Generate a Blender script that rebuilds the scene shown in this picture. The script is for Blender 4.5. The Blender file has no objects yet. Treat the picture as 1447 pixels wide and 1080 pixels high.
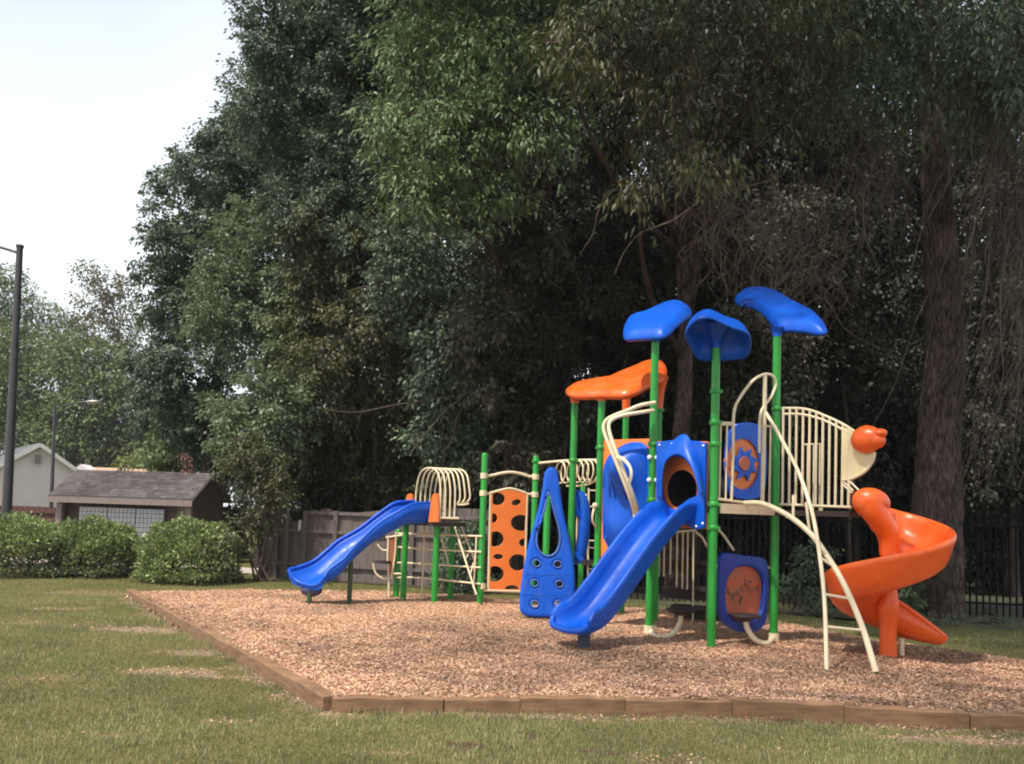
import bpy, bmesh, math, random
import numpy as np
from mathutils import Vector, Matrix
random.seed(7)
rng = np.random.default_rng(11)
SC = bpy.context.scene
COL = SC.collection
R = math.radians

# ------------------------------------------------------------------ camera
F_PX, CX, CY = 1230.0, 723.5, 642.0
TH, RO = R(4.0), R(1.9)
EYE = Vector((0, 0, 1.6))
FW = Vector((0, math.cos(TH), math.sin(TH)))
R0 = Vector((1, 0, 0)); U0 = Vector((0, -math.sin(TH), math.cos(TH)))
RT = R0 * math.cos(RO) + U0 * math.sin(RO)
UP = U0 * math.cos(RO) - R0 * math.sin(RO)
cam_d = bpy.data.cameras.new('camera'); cam = bpy.data.objects.new('camera', cam_d); COL.objects.link(cam)
m = Matrix((RT, UP, -FW)).transposed().to_4x4(); m.translation = EYE
cam.matrix_world = m
cam_d.sensor_fit = 'HORIZONTAL'; cam_d.sensor_width = 36; cam_d.lens = F_PX / 1447 * 36
cam_d.shift_y = (CY - 540) / 1447
cam_d.clip_start = 0.1; cam_d.clip_end = 3000
SC.camera = cam

def ray(px, py): return FW + RT * ((px - CX) / F_PX) + UP * ((CY - py) / F_PX)
def D(px, py, depth):
    d = ray(px, py); return EYE + d * (depth / d.y)
def G(px, py, z=0.0):
    d = ray(px, py); return EYE + d * ((z - EYE.z) / d.z)
def proj(p):
    v = Vector(p) - EYE; w = v.dot(FW)
    return CX + F_PX * v.dot(RT) / w, CY - F_PX * v.dot(UP) / w
def Zat(b, py):
    z = 1.6
    for _ in range(5):
        px, _y = proj((b[0], b[1], z)); z = D(px, py, b[1]).z
    return z
def onplane(px, py, p0, n):
    d = ray(px, py); n = Vector(n)
    return EYE + d * ((Vector(p0) - EYE).dot(n) / d.dot(n))
def V(*a): return Vector(a)

# ------------------------------------------------------------------ materials
def nodes(name):
    mt = bpy.data.materials.new(name); mt.use_nodes = True
    nt = mt.node_tree; b = nt.nodes['Principled BSDF']
    return mt, nt, b
def setin(b, k, v):
    if k in b.inputs: b.inputs[k].default_value = v
def pm(name, col, rough=.5, var=.12, scale=6, bump=0.0, bscale=40, spec=.5, stretch=None, col2=None, metal=0, detail=4, coat=0):
    mt, nt, b = nodes(name); N = nt.nodes; L = nt.links
    tc = N.new('ShaderNodeTexCoord'); src = tc.outputs['Object']
    if stretch:
        mp = N.new('ShaderNodeMapping'); mp.inputs['Scale'].default_value = stretch
        L.new(src, mp.inputs['Vector']); src = mp.outputs['Vector']
    nz = N.new('ShaderNodeTexNoise'); nz.inputs['Scale'].default_value = scale; nz.inputs['Detail'].default_value = detail
    L.new(src, nz.inputs['Vector'])
    rp = N.new('ShaderNodeValToRGB')
    c2 = col2 or tuple(min(1, c * (1 + var)) for c in col)
    c1 = col if col2 else tuple(c * (1 - var) for c in col)
    rp.color_ramp.elements[0].color = (*c1, 1); rp.color_ramp.elements[1].color = (*c2, 1)
    rp.color_ramp.elements[0].position = .3; rp.color_ramp.elements[1].position = .7
    L.new(nz.outputs['Fac'], rp.inputs['Fac']); L.new(rp.outputs['Color'], b.inputs['Base Color'])
    setin(b, 'Roughness', rough); setin(b, 'Specular IOR Level', spec); setin(b, 'Metallic', metal)
    if coat: setin(b, 'Coat Weight', coat)
    if bump:
        n2 = N.new('ShaderNodeTexNoise'); n2.inputs['Scale'].default_value = bscale; n2.inputs['Detail'].default_value = 5
        L.new(src, n2.inputs['Vector'])
        bp = N.new('ShaderNodeBump'); bp.inputs['Strength'].default_value = bump; bp.inputs['Distance'].default_value = .02
        L.new(n2.outputs['Fac'], bp.inputs['Height']); L.new(bp.outputs['Normal'], b.inputs['Normal'])
    return mt
def scuff(mt, dust=(.45, .42, .40), amt=.22):
    nt = mt.node_tree; N = nt.nodes; L = nt.links; b = N['Principled BSDF']; src = b.inputs['Base Color'].links[0].from_socket
    tc = N.new('ShaderNodeTexCoord'); n = N.new('ShaderNodeTexNoise'); n.inputs['Scale'].default_value = 5; n.inputs['Detail'].default_value = 8; n.inputs['Roughness'].default_value = .7; L.new(tc.outputs['Object'], n.inputs['Vector'])
    r = N.new('ShaderNodeMapRange'); r.inputs['From Min'].default_value = .52; r.inputs['From Max'].default_value = .78; r.inputs['To Max'].default_value = amt; L.new(n.outputs['Fac'], r.inputs['Value'])
    m = N.new('ShaderNodeMixRGB'); m.inputs[2].default_value = (*dust, 1); L.new(r.outputs[0], m.inputs[0]); L.new(src, m.inputs[1]); L.new(m.outputs[0], b.inputs['Base Color'])
    r2 = N.new('ShaderNodeMapRange'); r2.inputs['From Min'].default_value = .35; r2.inputs['From Max'].default_value = .7; r2.inputs['To Min'].default_value = b.inputs['Roughness'].default_value * .75; r2.inputs['To Max'].default_value = b.inputs['Roughness'].default_value * 1.35; L.new(n.outputs['Fac'], r2.inputs['Value']); L.new(r2.outputs[0], b.inputs['Roughness'])
def leafmat(name, cols, rough=.5, trans=.25, spec=.35):
    mt, nt, b = nodes(name); N = nt.nodes; L = nt.links
    ge = N.new('ShaderNodeNewGeometry')
    rp = N.new('ShaderNodeValToRGB'); e = rp.color_ramp.elements
    while len(e) < len(cols): e.new(.5)
    for i, c in enumerate(cols):
        e[i].position = i / max(1, len(cols) - 1); e[i].color = (*c, 1)
    L.new(ge.outputs['Random Per Island'], rp.inputs['Fac'])
    tc = N.new('ShaderNodeTexCoord'); nz = N.new('ShaderNodeTexNoise'); nz.inputs['Scale'].default_value = .55; nz.inputs['Detail'].default_value = 2
    L.new(tc.outputs['Object'], nz.inputs['Vector'])
    hs = N.new('ShaderNodeHueSaturation')
    mr = N.new('ShaderNodeMapRange'); mr.inputs['From Min'].default_value = .3; mr.inputs['From Max'].default_value = .7
    mr.inputs['To Min'].default_value = .7; mr.inputs['To Max'].default_value = 1.35
    L.new(nz.outputs['Fac'], mr.inputs['Value']); L.new(mr.outputs['Result'], hs.inputs['Value'])
    L.new(rp.outputs['Color'], hs.inputs['Color']); L.new(hs.outputs['Color'], b.inputs['Base Color'])
    setin(b, 'Roughness', rough); setin(b, 'Specular IOR Level', spec)
    tr = N.new('ShaderNodeBsdfTranslucent'); L.new(hs.outputs['Color'], tr.inputs['Color'])
    mx = N.new('ShaderNodeMixShader'); mx.inputs['Fac'].default_value = trans
    L.new(b.outputs['BSDF'], mx.inputs[1]); L.new(tr.outputs['BSDF'], mx.inputs[2])
    L.new(mx.outputs['Shader'], N['Material Output'].inputs['Surface'])
    return mt

BLUE = pm('blue_plastic', (.001, .072, .47), .42, .12, 3, .04, 90, spec=.32, col2=(.001, .09, .55))
BLUE2 = pm('blue_roof_plastic', (.001, .085, .53), .42, .1, 3, .03, 90, spec=.35)
ORANGE = pm('orange_plastic', (.78, .10, .010), .34, .10, 2.5, .03, 80, col2=(.86, .135, .018))
ORANGEP = pm('orange_panel', (.85, .20, .035), .45, .06, 3, .02, 80)
FADED = pm('faded_orange_panel', (.52, .10, .035), .6, .1, 9, .05, 60, col2=(.34, .12, .07))
GREEN = pm('green_powder_coat', (.018, .265, .030), .36, .14, 4, .02, 120)
CREAM = pm('cream_powder_coat', (.74, .62, .42), .38, .07, 9, .02, 120)
CREAMP = pm('cream_plastic', (.78, .62, .36), .45, .05, 5)
DECK = pm('dark_deck_coating', (.032, .020, .018), .6, .3, 30, .2, 120)
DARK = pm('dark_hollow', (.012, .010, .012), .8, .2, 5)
BOLT = pm('white_bolt_cap', (.8, .8, .78), .3, .03, 5)
GREY = pm('grey_steel', (.36, .33, .30), .45, .15, 8, metal=.6)

scuff(BLUE, amt=.09); scuff(ORANGE, (.55, .40, .32), .16); scuff(GREEN, (.3, .35, .28), .10); scuff(CREAM, (.40, .30, .20), .25)
# ------------------------------------------------------------------ mesh helpers
WL = {}
def crom(pts, n=6):
    P = [Vector(p) for p in pts]
    if len(P) < 3: return P
    Q = [P[0] * 2 - P[1]] + P + [P[-1] * 2 - P[-2]]
    out = []
    for i in range(1, len(Q) - 2):
        a, b, c, d = Q[i - 1], Q[i], Q[i + 1], Q[i + 2]
        for k in range(n):
            t = k / n
            out.append(.5 * ((2 * b) + (c - a) * t + (2 * a - 5 * b + 4 * c - d) * t * t + (3 * b - a - 3 * c + d) * t ** 3))
    out.append(P[-1]); return out
class MB:
    def __init__(s): s.v = []; s.f = []; s.sm = []
    def add(s, vs, fs, smooth=True):
        o = len(s.v); s.v += [tuple(x) for x in vs]
        for f in fs: s.f.append(tuple(i + o for i in f)); s.sm.append(smooth)
    def tube(s, path, r, n=8, caps=True, closed=False, smooth=True):
        P = [Vector(p) for p in path]; k = len(P)
        if not callable(r):
            rr = r; r = lambda t: rr
        vs = []; up = None
        for i, p in enumerate(P):
            if closed: t = P[(i + 1) % k] - P[i - 1]
            else: t = P[min(i + 1, k - 1)] - P[max(i - 1, 0)]
            t.normalize()
            if up is None:
                up = Vector((0, 0, 1)) if abs(t.z) < .9 else Vector((1, 0, 0))
            a = up - t * up.dot(t)
            if a.length < 1e-6: a = t.orthogonal()
            a.normalize(); up = a; b = t.cross(a)
            ra = r(i / max(1, k - 1))
            for j in range(n):
                an = 2 * math.pi * j / n
                vs.append(p + (a * math.cos(an) + b * math.sin(an)) * ra)
        fs = []
        for i in range(k if closed else k - 1):
            for j in range(n):
                i2 = (i + 1) % k
                fs.append((i * n + j, i * n + (j + 1) % n, i2 * n + (j + 1) % n, i2 * n + j))
        s.add(vs, fs, smooth)
        if caps and not closed:
            s.add(vs[:n], [tuple(range(n - 1, -1, -1))], False); s.add(vs[-n:], [tuple(range(n))], False)
    def cyl(s, a, b, r, n=14, r2=None):
        r2 = r if r2 is None else r2
        s.tube([a, b], (lambda t: r + (r2 - r) * t), n)
    def box(s, c, ax, ay, az):          # centre and three half axes
        c, ax, ay, az = map(Vector, (c, ax, ay, az)); vs = []
        for i in (-1, 1):
            for j in (-1, 1):
                for k in (-1, 1): vs.append(c + ax * i + ay * j + az * k)
        s.add(vs, [(0, 1, 3, 2), (4, 6, 7, 5), (0, 4, 5, 1), (2, 3, 7, 6), (0, 2, 6, 4), (1, 5, 7, 3)], False)
    def bar(s, a, b, w, h, up=(0, 0, 1)):   # box beam from a to b
        a, b = Vector(a), Vector(b); d = b - a; sd = d.cross(Vector(up)).normalized(); u = sd.cross(d).normalized()
        s.box((a + b) / 2, d / 2, sd * w / 2, u * h / 2)
    def ell(s, c, rx, ry, rz, M=None, nu=20, nv=12, fn=None):
        c = Vector(c); vs = []
        for i in range(nv + 1):
            ph = math.pi * i / nv
            for j in range(nu):
                th = 2 * math.pi * j / nu
                q = Vector((rx * math.sin(ph) * math.cos(th), ry * math.sin(ph) * math.sin(th), rz * math.cos(ph)))
                if fn: q = fn(q)
                if M is not None: q = M @ q
                vs.append(c + q)
        fs = [(i * nu + j, (i + 1) * nu + j, (i + 1) * nu + (j + 1) % nu, i * nu + (j + 1) % nu) for i in range(nv) for j in range(nu)]
        s.add(vs, fs)
    def grid(s, fn, nu, nv, smooth=True, closeu=False, flip=False):
        vs = [fn(i, j) for i in range(nu) for j in range(nv)]; fs = []
        for i in range(nu if closeu else nu - 1):
            for j in range(nv - 1):
                i2 = (i + 1) % nu; q = (i * nv + j, i2 * nv + j, i2 * nv + j + 1, i * nv + j + 1)
                fs.append(q[::-1] if flip else q)
        s.add(vs, fs, smooth)
    def loops(s, rings, smooth=True, cap0=True, cap1=True):   # loft closed rings
        n = len(rings[0]); vs = [p for r_ in rings for p in r_]; fs = []
        for i in range(len(rings) - 1):
            for j in range(n): fs.append((i * n + j, i * n + (j + 1) % n, (i + 1) * n + (j + 1) % n, (i + 1) * n + j))
        s.add(vs, fs, smooth)
        if cap0: s.add(rings[0], [tuple(range(n - 1, -1, -1))], False)
        if cap1: s.add(rings[-1], [tuple(range(n))], False)
    def build(s, name, mat, parent=None, origin=None, bevel=0, merge=False, subsurf=0, fix=True):
        A = np.array(s.v, dtype=float)
        if origin is None: origin = Vector(((A[:, 0].min() + A[:, 0].max()) / 2, (A[:, 1].min() + A[:, 1].max()) / 2, A[:, 2].min()))
        origin = Vector(origin)
        me = bpy.data.meshes.new(name)
        me.from_pydata([tuple(x) for x in (A - np.array(origin))], [], s.f)
        me.polygons.foreach_set('use_smooth', s.sm)
        if fix or merge:
            bm = bmesh.new(); bm.from_mesh(me)
            if merge: bmesh.ops.remove_doubles(bm, verts=bm.verts, dist=1e-5)
            bmesh.ops.recalc_face_normals(bm, faces=bm.faces); bm.to_mesh(me); bm.free()
        me.materials.append(mat)
        return link(name, me, parent, origin, bevel, subsurf)
def link(name, me, parent, origin, bevel=0, subsurf=0):
    o = bpy.data.objects.new(name, me); COL.objects.link(o)
    if parent is not None:
        o.parent = parent; o.location = Vector(origin) - WL[parent.name]
    else: o.location = origin
    WL[o.name] = Vector(origin)
    if bevel:
        md = o.modifiers.new('bevel', 'BEVEL'); md.width = bevel; md.segments = 2; md.limit_method = 'ANGLE'
    if subsurf:
        md = o.modifiers.new('subsurf', 'SUBSURF'); md.levels = subsurf; md.render_levels = subsurf
    return o
def tag(o, label=None, cat=None, group=None, kind=None):
    if label: o['label'] = label
    if cat: o['category'] = cat
    if group: o['group'] = group
    if kind: o['kind'] = kind
    return o
def empty(name, loc, label, cat, group=None):
    o = bpy.data.objects.new(name, None); COL.objects.link(o); o.location = loc; o.empty_display_size = .2
    WL[o.name] = Vector(loc); return tag(o, label, cat, group)
def npmesh(name, verts, k, mat, parent=None, origin=(0, 0, 0), smooth=False):
    """verts: (N*k,3) array, every k consecutive vertices make one face"""
    n = len(verts) // k; me = bpy.data.meshes.new(name)
    verts = np.asarray(verts, dtype=np.float32) - np.array(origin, dtype=np.float32)
    me.vertices.add(n * k); me.vertices.foreach_set('co', verts.ravel())
    me.loops.add(n * k); me.loops.foreach_set('vertex_index', np.arange(n * k, dtype=np.int32))
    me.polygons.add(n); me.polygons.foreach_set('loop_start', np.arange(0, n * k, k, dtype=np.int32))
    try: me.polygons.foreach_set('loop_total', np.full(n, k, dtype=np.int32))
    except Exception: pass
    me.update(calc_edges=True); me.validate()
    me.materials.append(mat)
    return link(name, me, parent, origin)
def curve_plate(outer, holes, T, thick, bevel):
    """flat plate with holes: outline points (u,v) -> mesh data; T maps Vector(u,v,w) to world"""
    cu = bpy.data.curves.new('tmp', 'CURVE'); cu.dimensions = '2D'; cu.fill_mode = 'BOTH'
    cu.extrude = thick / 2 - bevel; cu.bevel_depth = bevel; cu.bevel_resolution = 2; cu.offset = -bevel
    for pts in [outer] + holes:
        sp = cu.splines.new('POLY'); sp.points.add(len(pts) - 1); sp.use_cyclic_u = True
        for i, p in enumerate(pts): sp.points[i].co = (p[0], p[1], 0, 1)
    ob = bpy.data.objects.new('tmp', cu); COL.objects.link(ob)
    dg = bpy.context.evaluated_depsgraph_get(); dg.update()
    me = bpy.data.meshes.new_from_object(ob.evaluated_get(dg))
    bpy.data.objects.remove(ob); bpy.data.curves.remove(cu)
    b = MB(); b.add([T(v.co) for v in me.vertices], [tuple(p.vertices) for p in me.polygons], False)
    bpy.data.meshes.remove(me); return b
def ellip(cx, cy, rx, ry, n=24, rot=0):
    c, s_ = math.cos(rot), math.sin(rot); o = []
    for i in range(n):
        a = 2 * math.pi * i / n; x, y = rx * math.cos(a), ry * math.sin(a)
        o.append((cx + x * c - y * s_, cy + x * s_ + y * c))
    return o

# ------------------------------------------------------------------ world, sun
SUN_EL, SUN_DIR = R(60), Vector((-.74, -.67, 0)).normalized()
w = bpy.data.worlds.new('World'); SC.world = w; w.use_nodes = True
nt = w.node_tree; N = nt.nodes; L = nt.links; bg = N['Background']
sky = N.new('ShaderNodeTexSky'); sky.sky_type = 'NISHITA'; sky.sun_disc = False
sky.sun_elevation = SUN_EL; sky.sun_rotation = math.atan2(SUN_DIR.x, SUN_DIR.y); sky.air_density = 1.0; sky.dust_density = 2.0
tc = N.new('ShaderNodeTexCoord'); sp = N.new('ShaderNodeSeparateXYZ'); L.new(tc.outputs['Generated'], sp.inputs[0])
mr = N.new('ShaderNodeMapRange'); mr.inputs['From Min'].default_value = .25; mr.inputs['From Max'].default_value = .56
mr.inputs['To Min'].default_value = .98; mr.inputs['To Max'].default_value = .40
L.new(sp.outputs['Z'], mr.inputs['Value'])
nz = N.new('ShaderNodeTexNoise'); nz.inputs['Scale'].default_value = 2.2; nz.inputs['Detail'].default_value = 5
L.new(tc.outputs['Generated'], nz.inputs['Vector'])
ad = N.new('ShaderNodeMath'); ad.operation = 'MULTIPLY_ADD'; ad.inputs[1].default_value = .5; ad.use_clamp = True
sb = N.new('ShaderNodeMath'); sb.operation = 'ADD'; sb.inputs[1].default_value = -.25
L.new(nz.outputs['Fac'], ad.inputs[0]); L.new(mr.outputs['Result'], sb.inputs[0]); L.new(sb.outputs[0], ad.inputs[2])
mx = N.new('ShaderNodeMixRGB'); mx.inputs[2].default_value = (8.0, 8.6, 8.9, 1)
L.new(ad.outputs[0], mx.inputs[0]); L.new(sky.outputs[0], mx.inputs[1]); L.new(mx.outputs[0], bg.inputs['Color'])
bg.inputs['Strength'].default_value = .09
sd = bpy.data.lights.new('sun', 'SUN'); sd.energy = 3.2; sd.angle = R(1.6); sd.color = (1, .93, .82)
so = bpy.data.objects.new('sun', sd); COL.objects.link(so)
sv = SUN_DIR * math.cos(SUN_EL) + Vector((0, 0, math.sin(SUN_EL)))
so.rotation_euler = sv.to_track_quat('Z', 'Y').to_euler(); so.location = sv * 50
SC.cycles.filter_width = 2.0      # soft phone optics
SC.view_settings.view_transform = 'Standard'; SC.view_settings.look = 'None'
SC.view_settings.exposure = 0.85; SC.view_settings.gamma = 1

# ------------------------------------------------------------------ ground
ZL = -.12
def inpoly(x, y, poly):
    x = np.asarray(x); y = np.asarray(y); r = np.zeros(x.shape, bool); n = len(poly)
    for i in range(n):
        x1, y1 = poly[i][0], poly[i][1]; x2, y2 = poly[i - 1][0], poly[i - 1][1]
        c = ((y1 > y) != (y2 > y)) & (x < (x2 - x1) * (y - y1) / (y2 - y1 + 1e-12) + x1); r ^= c
    return r
def segdist(x, y, a, b):
    ax, ay, bx, by = a[0], a[1], b[0], b[1]; dx, dy = bx - ax, by - ay
    t = np.clip(((x - ax) * dx + (y - ay) * dy) / (dx * dx + dy * dy), 0, 1)
    return np.hypot(x - ax - t * dx, y - ay - t * dy)
def vnoise(x, y, s, seed=0):
    x = np.asarray(x, float) * s; y = np.asarray(y, float) * s
    xi = np.floor(x).astype(int); yi = np.floor(y).astype(int); fx = x - xi; fy = y - yi
    fx = fx * fx * (3 - 2 * fx); fy = fy * fy * (3 - 2 * fy)
    def h(a, b):
        n = (a * 374761393 + b * 668265263 + seed * 974711) & 0x7fffffff
        n = ((n ^ (n >> 13)) * 1274126177) & 0x7fffffff; return ((n ^ (n >> 16)) & 0xffff) / 65535.
    return (h(xi, yi) * (1 - fx) + h(xi + 1, yi) * fx) * (1 - fy) + (h(xi, yi + 1) * (1 - fx) + h(xi + 1, yi + 1) * fx) * fy
front_px = [(470, 983), (627, 985), (733, 985), (881, 986), (1030, 988), (1190, 996), (1366, 1006), (1540, 1012)]
EDGE_F = [G(x, y, .02) for x, y in front_px]
LA, LB = G(185, 832, .02), EDGE_F[0]
EDGE_B = [V(-7.1, 16.3, 0), V(-5.2, 17.5, 0), V(-2.5, 18.1, 0), V(1.7, 17.1, 0), V(4.7, 14.9, 0), V(6.7, 11.5, 0), V(8.5, 9.0, 0)]
MULCH = [(p.x, p.y) for p in ([LB] + EDGE_F[1:] + EDGE_B[::-1])]
MULCH[0] = (LB.x, LB.y)
def mulch_z(x, y):
    d = np.full(np.shape(x), 9.)
    for a, b in zip(EDGE_B[:-1], EDGE_B[1:]): d = np.minimum(d, segdist(x, y, a, b))
    ins = inpoly(x, y, MULCH)
    sgn = np.where(ins, d, -d)
    t = np.clip((sgn + .15) / .7, 0, 1)
    dip = 0
    for dx_, dy_, dr_, dh_ in ((.85, 10.75, .45, .06), (-3.65, 14.7, .4, .05), (5.5, 11.0, .5, .06), (3.85, 9.6, .45, .035), (2.9, 11.0, .5, .03), (1.0, 11.3, .4, .03)): dip = dip + dh_ * np.exp(-((x - dx_) ** 2 + (y - dy_) ** 2) / dr_ ** 2) - .35 * dh_ * np.exp(-((x - dx_) ** 2 + (y - dy_) ** 2) / (dr_ * 1.9) ** 2)
    return -dip * t + ZL - .04 + (t * t * (3 - 2 * t)) * .15 + (vnoise(x, y, 1.1) - .5) * .05 + (vnoise(x, y, 4, 3) - .5) * .03 * t
# bare patches of the lawn (x, y, rx, ry, strength)
def pg(px, py, rx, ry, s): p = G(px, py, ZL); return (p.x, p.y, rx, ry, s)
BARE = [pg(90, 860, .5, .25, .5), pg(350, 960, .3, .12, .6), pg(180, 1040, .25, .08, .4), pg(560, 1065, .3, .06, .4), pg(1100, 1060, .3, .06, .4), pg(60, 960, .4, .15, .35), pg(215, 890, .75, .28, 1), pg(255, 950, .5, .22, .8), pg(275, 925, .5, .2, .7), 
        pg(330, 1020, .2, .1, .45), pg(420, 985, .45, .2, .7), pg(1330, 1044, .7, .09, 1), pg(1440, 1050, .55, .17, 1), pg(1370, 1044, .5, .10, 1),
        pg(1250, 1022, .6, .08, .6), pg(700, 1014, 1.5, .07, .75), pg(1000, 1014, 1.2, .07, .75), pg(950, 1075, .4, .1, .5), pg(480, 1012, .25, .08, .9), pg(150, 838, 1.2, .5, .4),
        pg(60, 880, 1., .3, .3)]
SOIL = [pg(655, 1056, .20, .08, 1), pg(745, 1042, .22, .06, 1), pg(850, 1064, .22, .08, 1), pg(760, 1046, .12, .05, 1), pg(935, 1074, .3, .06, .8), pg(150, 893, .3, .08, .5)]
def soil(x, y):
    r = np.zeros(np.shape(x)); nse = vnoise(x, y, 9, 25) * .6 + vnoise(x, y, 22, 26) * .4
    for cx, cy, rx, ry, s_ in SOIL: r = np.maximum(r, np.clip((1.2 - np.sqrt(((x - cx) / rx) ** 2 + ((y - cy) / ry) ** 2) + (nse - .5) * 1.8) * 1.8, 0, 1) * s_)
    return r
def bare(x, y):
    r = np.zeros(np.shape(x))
    nse = vnoise(x, y, 6, 5) * .6 + vnoise(x, y, 14, 6) * .4
    for cx, cy, rx, ry, s_ in BARE:
        q = np.sqrt(((x - cx) / rx) ** 2 + ((y - cy) / ry) ** 2)
        r = np.maximum(r, np.clip((1.25 - q + (nse - .5) * 1.5) * 1.6, 0, 1) * s_)
    d = segdist(x, y, LA, LB)
    for a, b in zip(EDGE_F[:-1], EDGE_F[1:]): d = np.minimum(d, segdist(x, y, a, b))
    r = np.maximum(r, np.clip((.26 - d + (nse - .5) * .35) * 6, 0, 1) * .8)
    return r
# lawn: fine sheet near the camera + coarse to the horizon
def lawn_mat():
    mt, nt, b = nodes('lawn'); N = nt.nodes; L = nt.links
    tc = N.new('ShaderNodeTexCoord')
    n1 = N.new('ShaderNodeTexNoise'); n1.inputs['Scale'].default_value = .9; n1.inputs['Detail'].default_value = 6
    n2 = N.new('ShaderNodeTexNoise'); n2.inputs['Scale'].default_value = 30; n2.inputs['Detail'].default_value = 4
    L.new(tc.outputs['Object'], n1.inputs['Vector']); L.new(tc.outputs['Object'], n2.inputs['Vector'])
    r1 = N.new('ShaderNodeValToRGB'); e = r1.color_ramp.elements
    e[0].position = .32; e[0].color = (.15, .13, .055, 1); e[1].position = .68; e[1].color = (.10, .115, .038, 1)
    L.new(n1.outputs['Fac'], r1.inputs['Fac'])
    r2 = N.new('ShaderNodeValToRGB'); e = r2.color_ramp.elements
    e[0].position = .35; e[0].color = (.55, .5, .45, 1); e[1].position = .65; e[1].color = (1.2, 1.15, 1, 1)
    L.new(n2.outputs['Fac'], r2.inputs['Fac'])
    mu = N.new('ShaderNodeMixRGB'); mu.blend_type = 'MULTIPLY'; mu.inputs[0].default_value = 1
    L.new(r1.outputs[0], mu.inputs[1]); L.new(r2.outputs[0], mu.inputs[2])
    at = N.new('ShaderNodeAttribute'); at.attribute_name = 'bare'
    r3 = N.new('ShaderNodeValToRGB'); e = r3.color_ramp.elements
    e[0].position = .35; e[0].color = (.13, .085, .055, 1); e[1].position = .65; e[1].color = (.40, .29, .20, 1)
    L.new(n2.outputs['Fac'], r3.inputs['Fac'])
    m2 = N.new('ShaderNodeMixRGB'); L.new(at.outputs['Fac'], m2.inputs[0]); L.new(mu.outputs[0], m2.inputs[1]); L.new(r3.outputs[0], m2.inputs[2])
    as_ = N.new('ShaderNodeAttribute'); as_.attribute_name = 'soil'
    m3 = N.new('ShaderNodeMixRGB'); m3.inputs[2].default_value = (.075, .048, .034, 1); L.new(as_.outputs['Fac'], m3.inputs[0]); L.new(m2.outputs[0], m3.inputs[1])
    L.new(m3.outputs[0], b.inputs['Base Color']); setin(b, 'Roughness', .9); setin(b, 'Specular IOR Level', .1)
    bp = N.new('ShaderNodeBump'); bp.inputs['Strength'].default_value = .6; bp.inputs['Distance'].default_value = .03
    L.new(n2.outputs['Fac'], bp.inputs['Height']); L.new(bp.outputs['Normal'], b.inputs['Normal'])
    return mt
LAWN = lawn_mat()
xs = np.concatenate([[-900, -400, -150, -60, -30], np.arange(-14, 11.01, .09), [14, 20, 40, 120, 400, 900]])
ys = np.concatenate([[-60, -20, -5, 2], np.arange(4, 19.01, .09), [21, 24, 28, 34, 45, 70, 120, 300, 1500]])
X, Y = np.meshgrid(xs, ys, indexing='ij')
Zg = np.full(X.shape, ZL) + np.where((np.abs(X) < 12) & (Y > 4) & (Y < 19), (vnoise(X, Y, .8, 9) - .5) * .05 + (vnoise(X, Y, 3, 8) - .5) * .02, 0)
# sink it under the mulch bed
ins = inpoly(X, Y, MULCH); dB = np.full(X.shape, 9.)
for a, b in zip(EDGE_B[:-1], EDGE_B[1:]): dB = np.minimum(dB, segdist(X, Y, a, b))
Zg = np.where(ins & (dB > .45), Zg - .12, Zg)
nx, ny = X.shape; me = bpy.data.meshes.new('lawn')
I = np.arange(nx * ny).reshape(nx, ny)
fc = np.stack([I[:-1, :-1], I[1:, :-1], I[1:, 1:], I[:-1, 1:]], -1).reshape(-1, 4)
me.from_pydata(np.stack([X, Y, Zg], -1).reshape(-1, 3).tolist(), [], fc.tolist())
me.polygons.foreach_set('use_smooth', [True] * len(me.polygons))
at = me.attributes.new('bare', 'FLOAT', 'POINT'); at.data.foreach_set('value', (bare(X, Y) * (1 - soil(X, Y))).ravel().astype(np.float32))
at = me.attributes.new('soil', 'FLOAT', 'POINT'); at.data.foreach_set('value', soil(X, Y).ravel().astype(np.float32))
me.materials.append(LAWN); lawn = link('lawn', me, None, (0, 0, 0)); tag(lawn, kind='structure')

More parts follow.
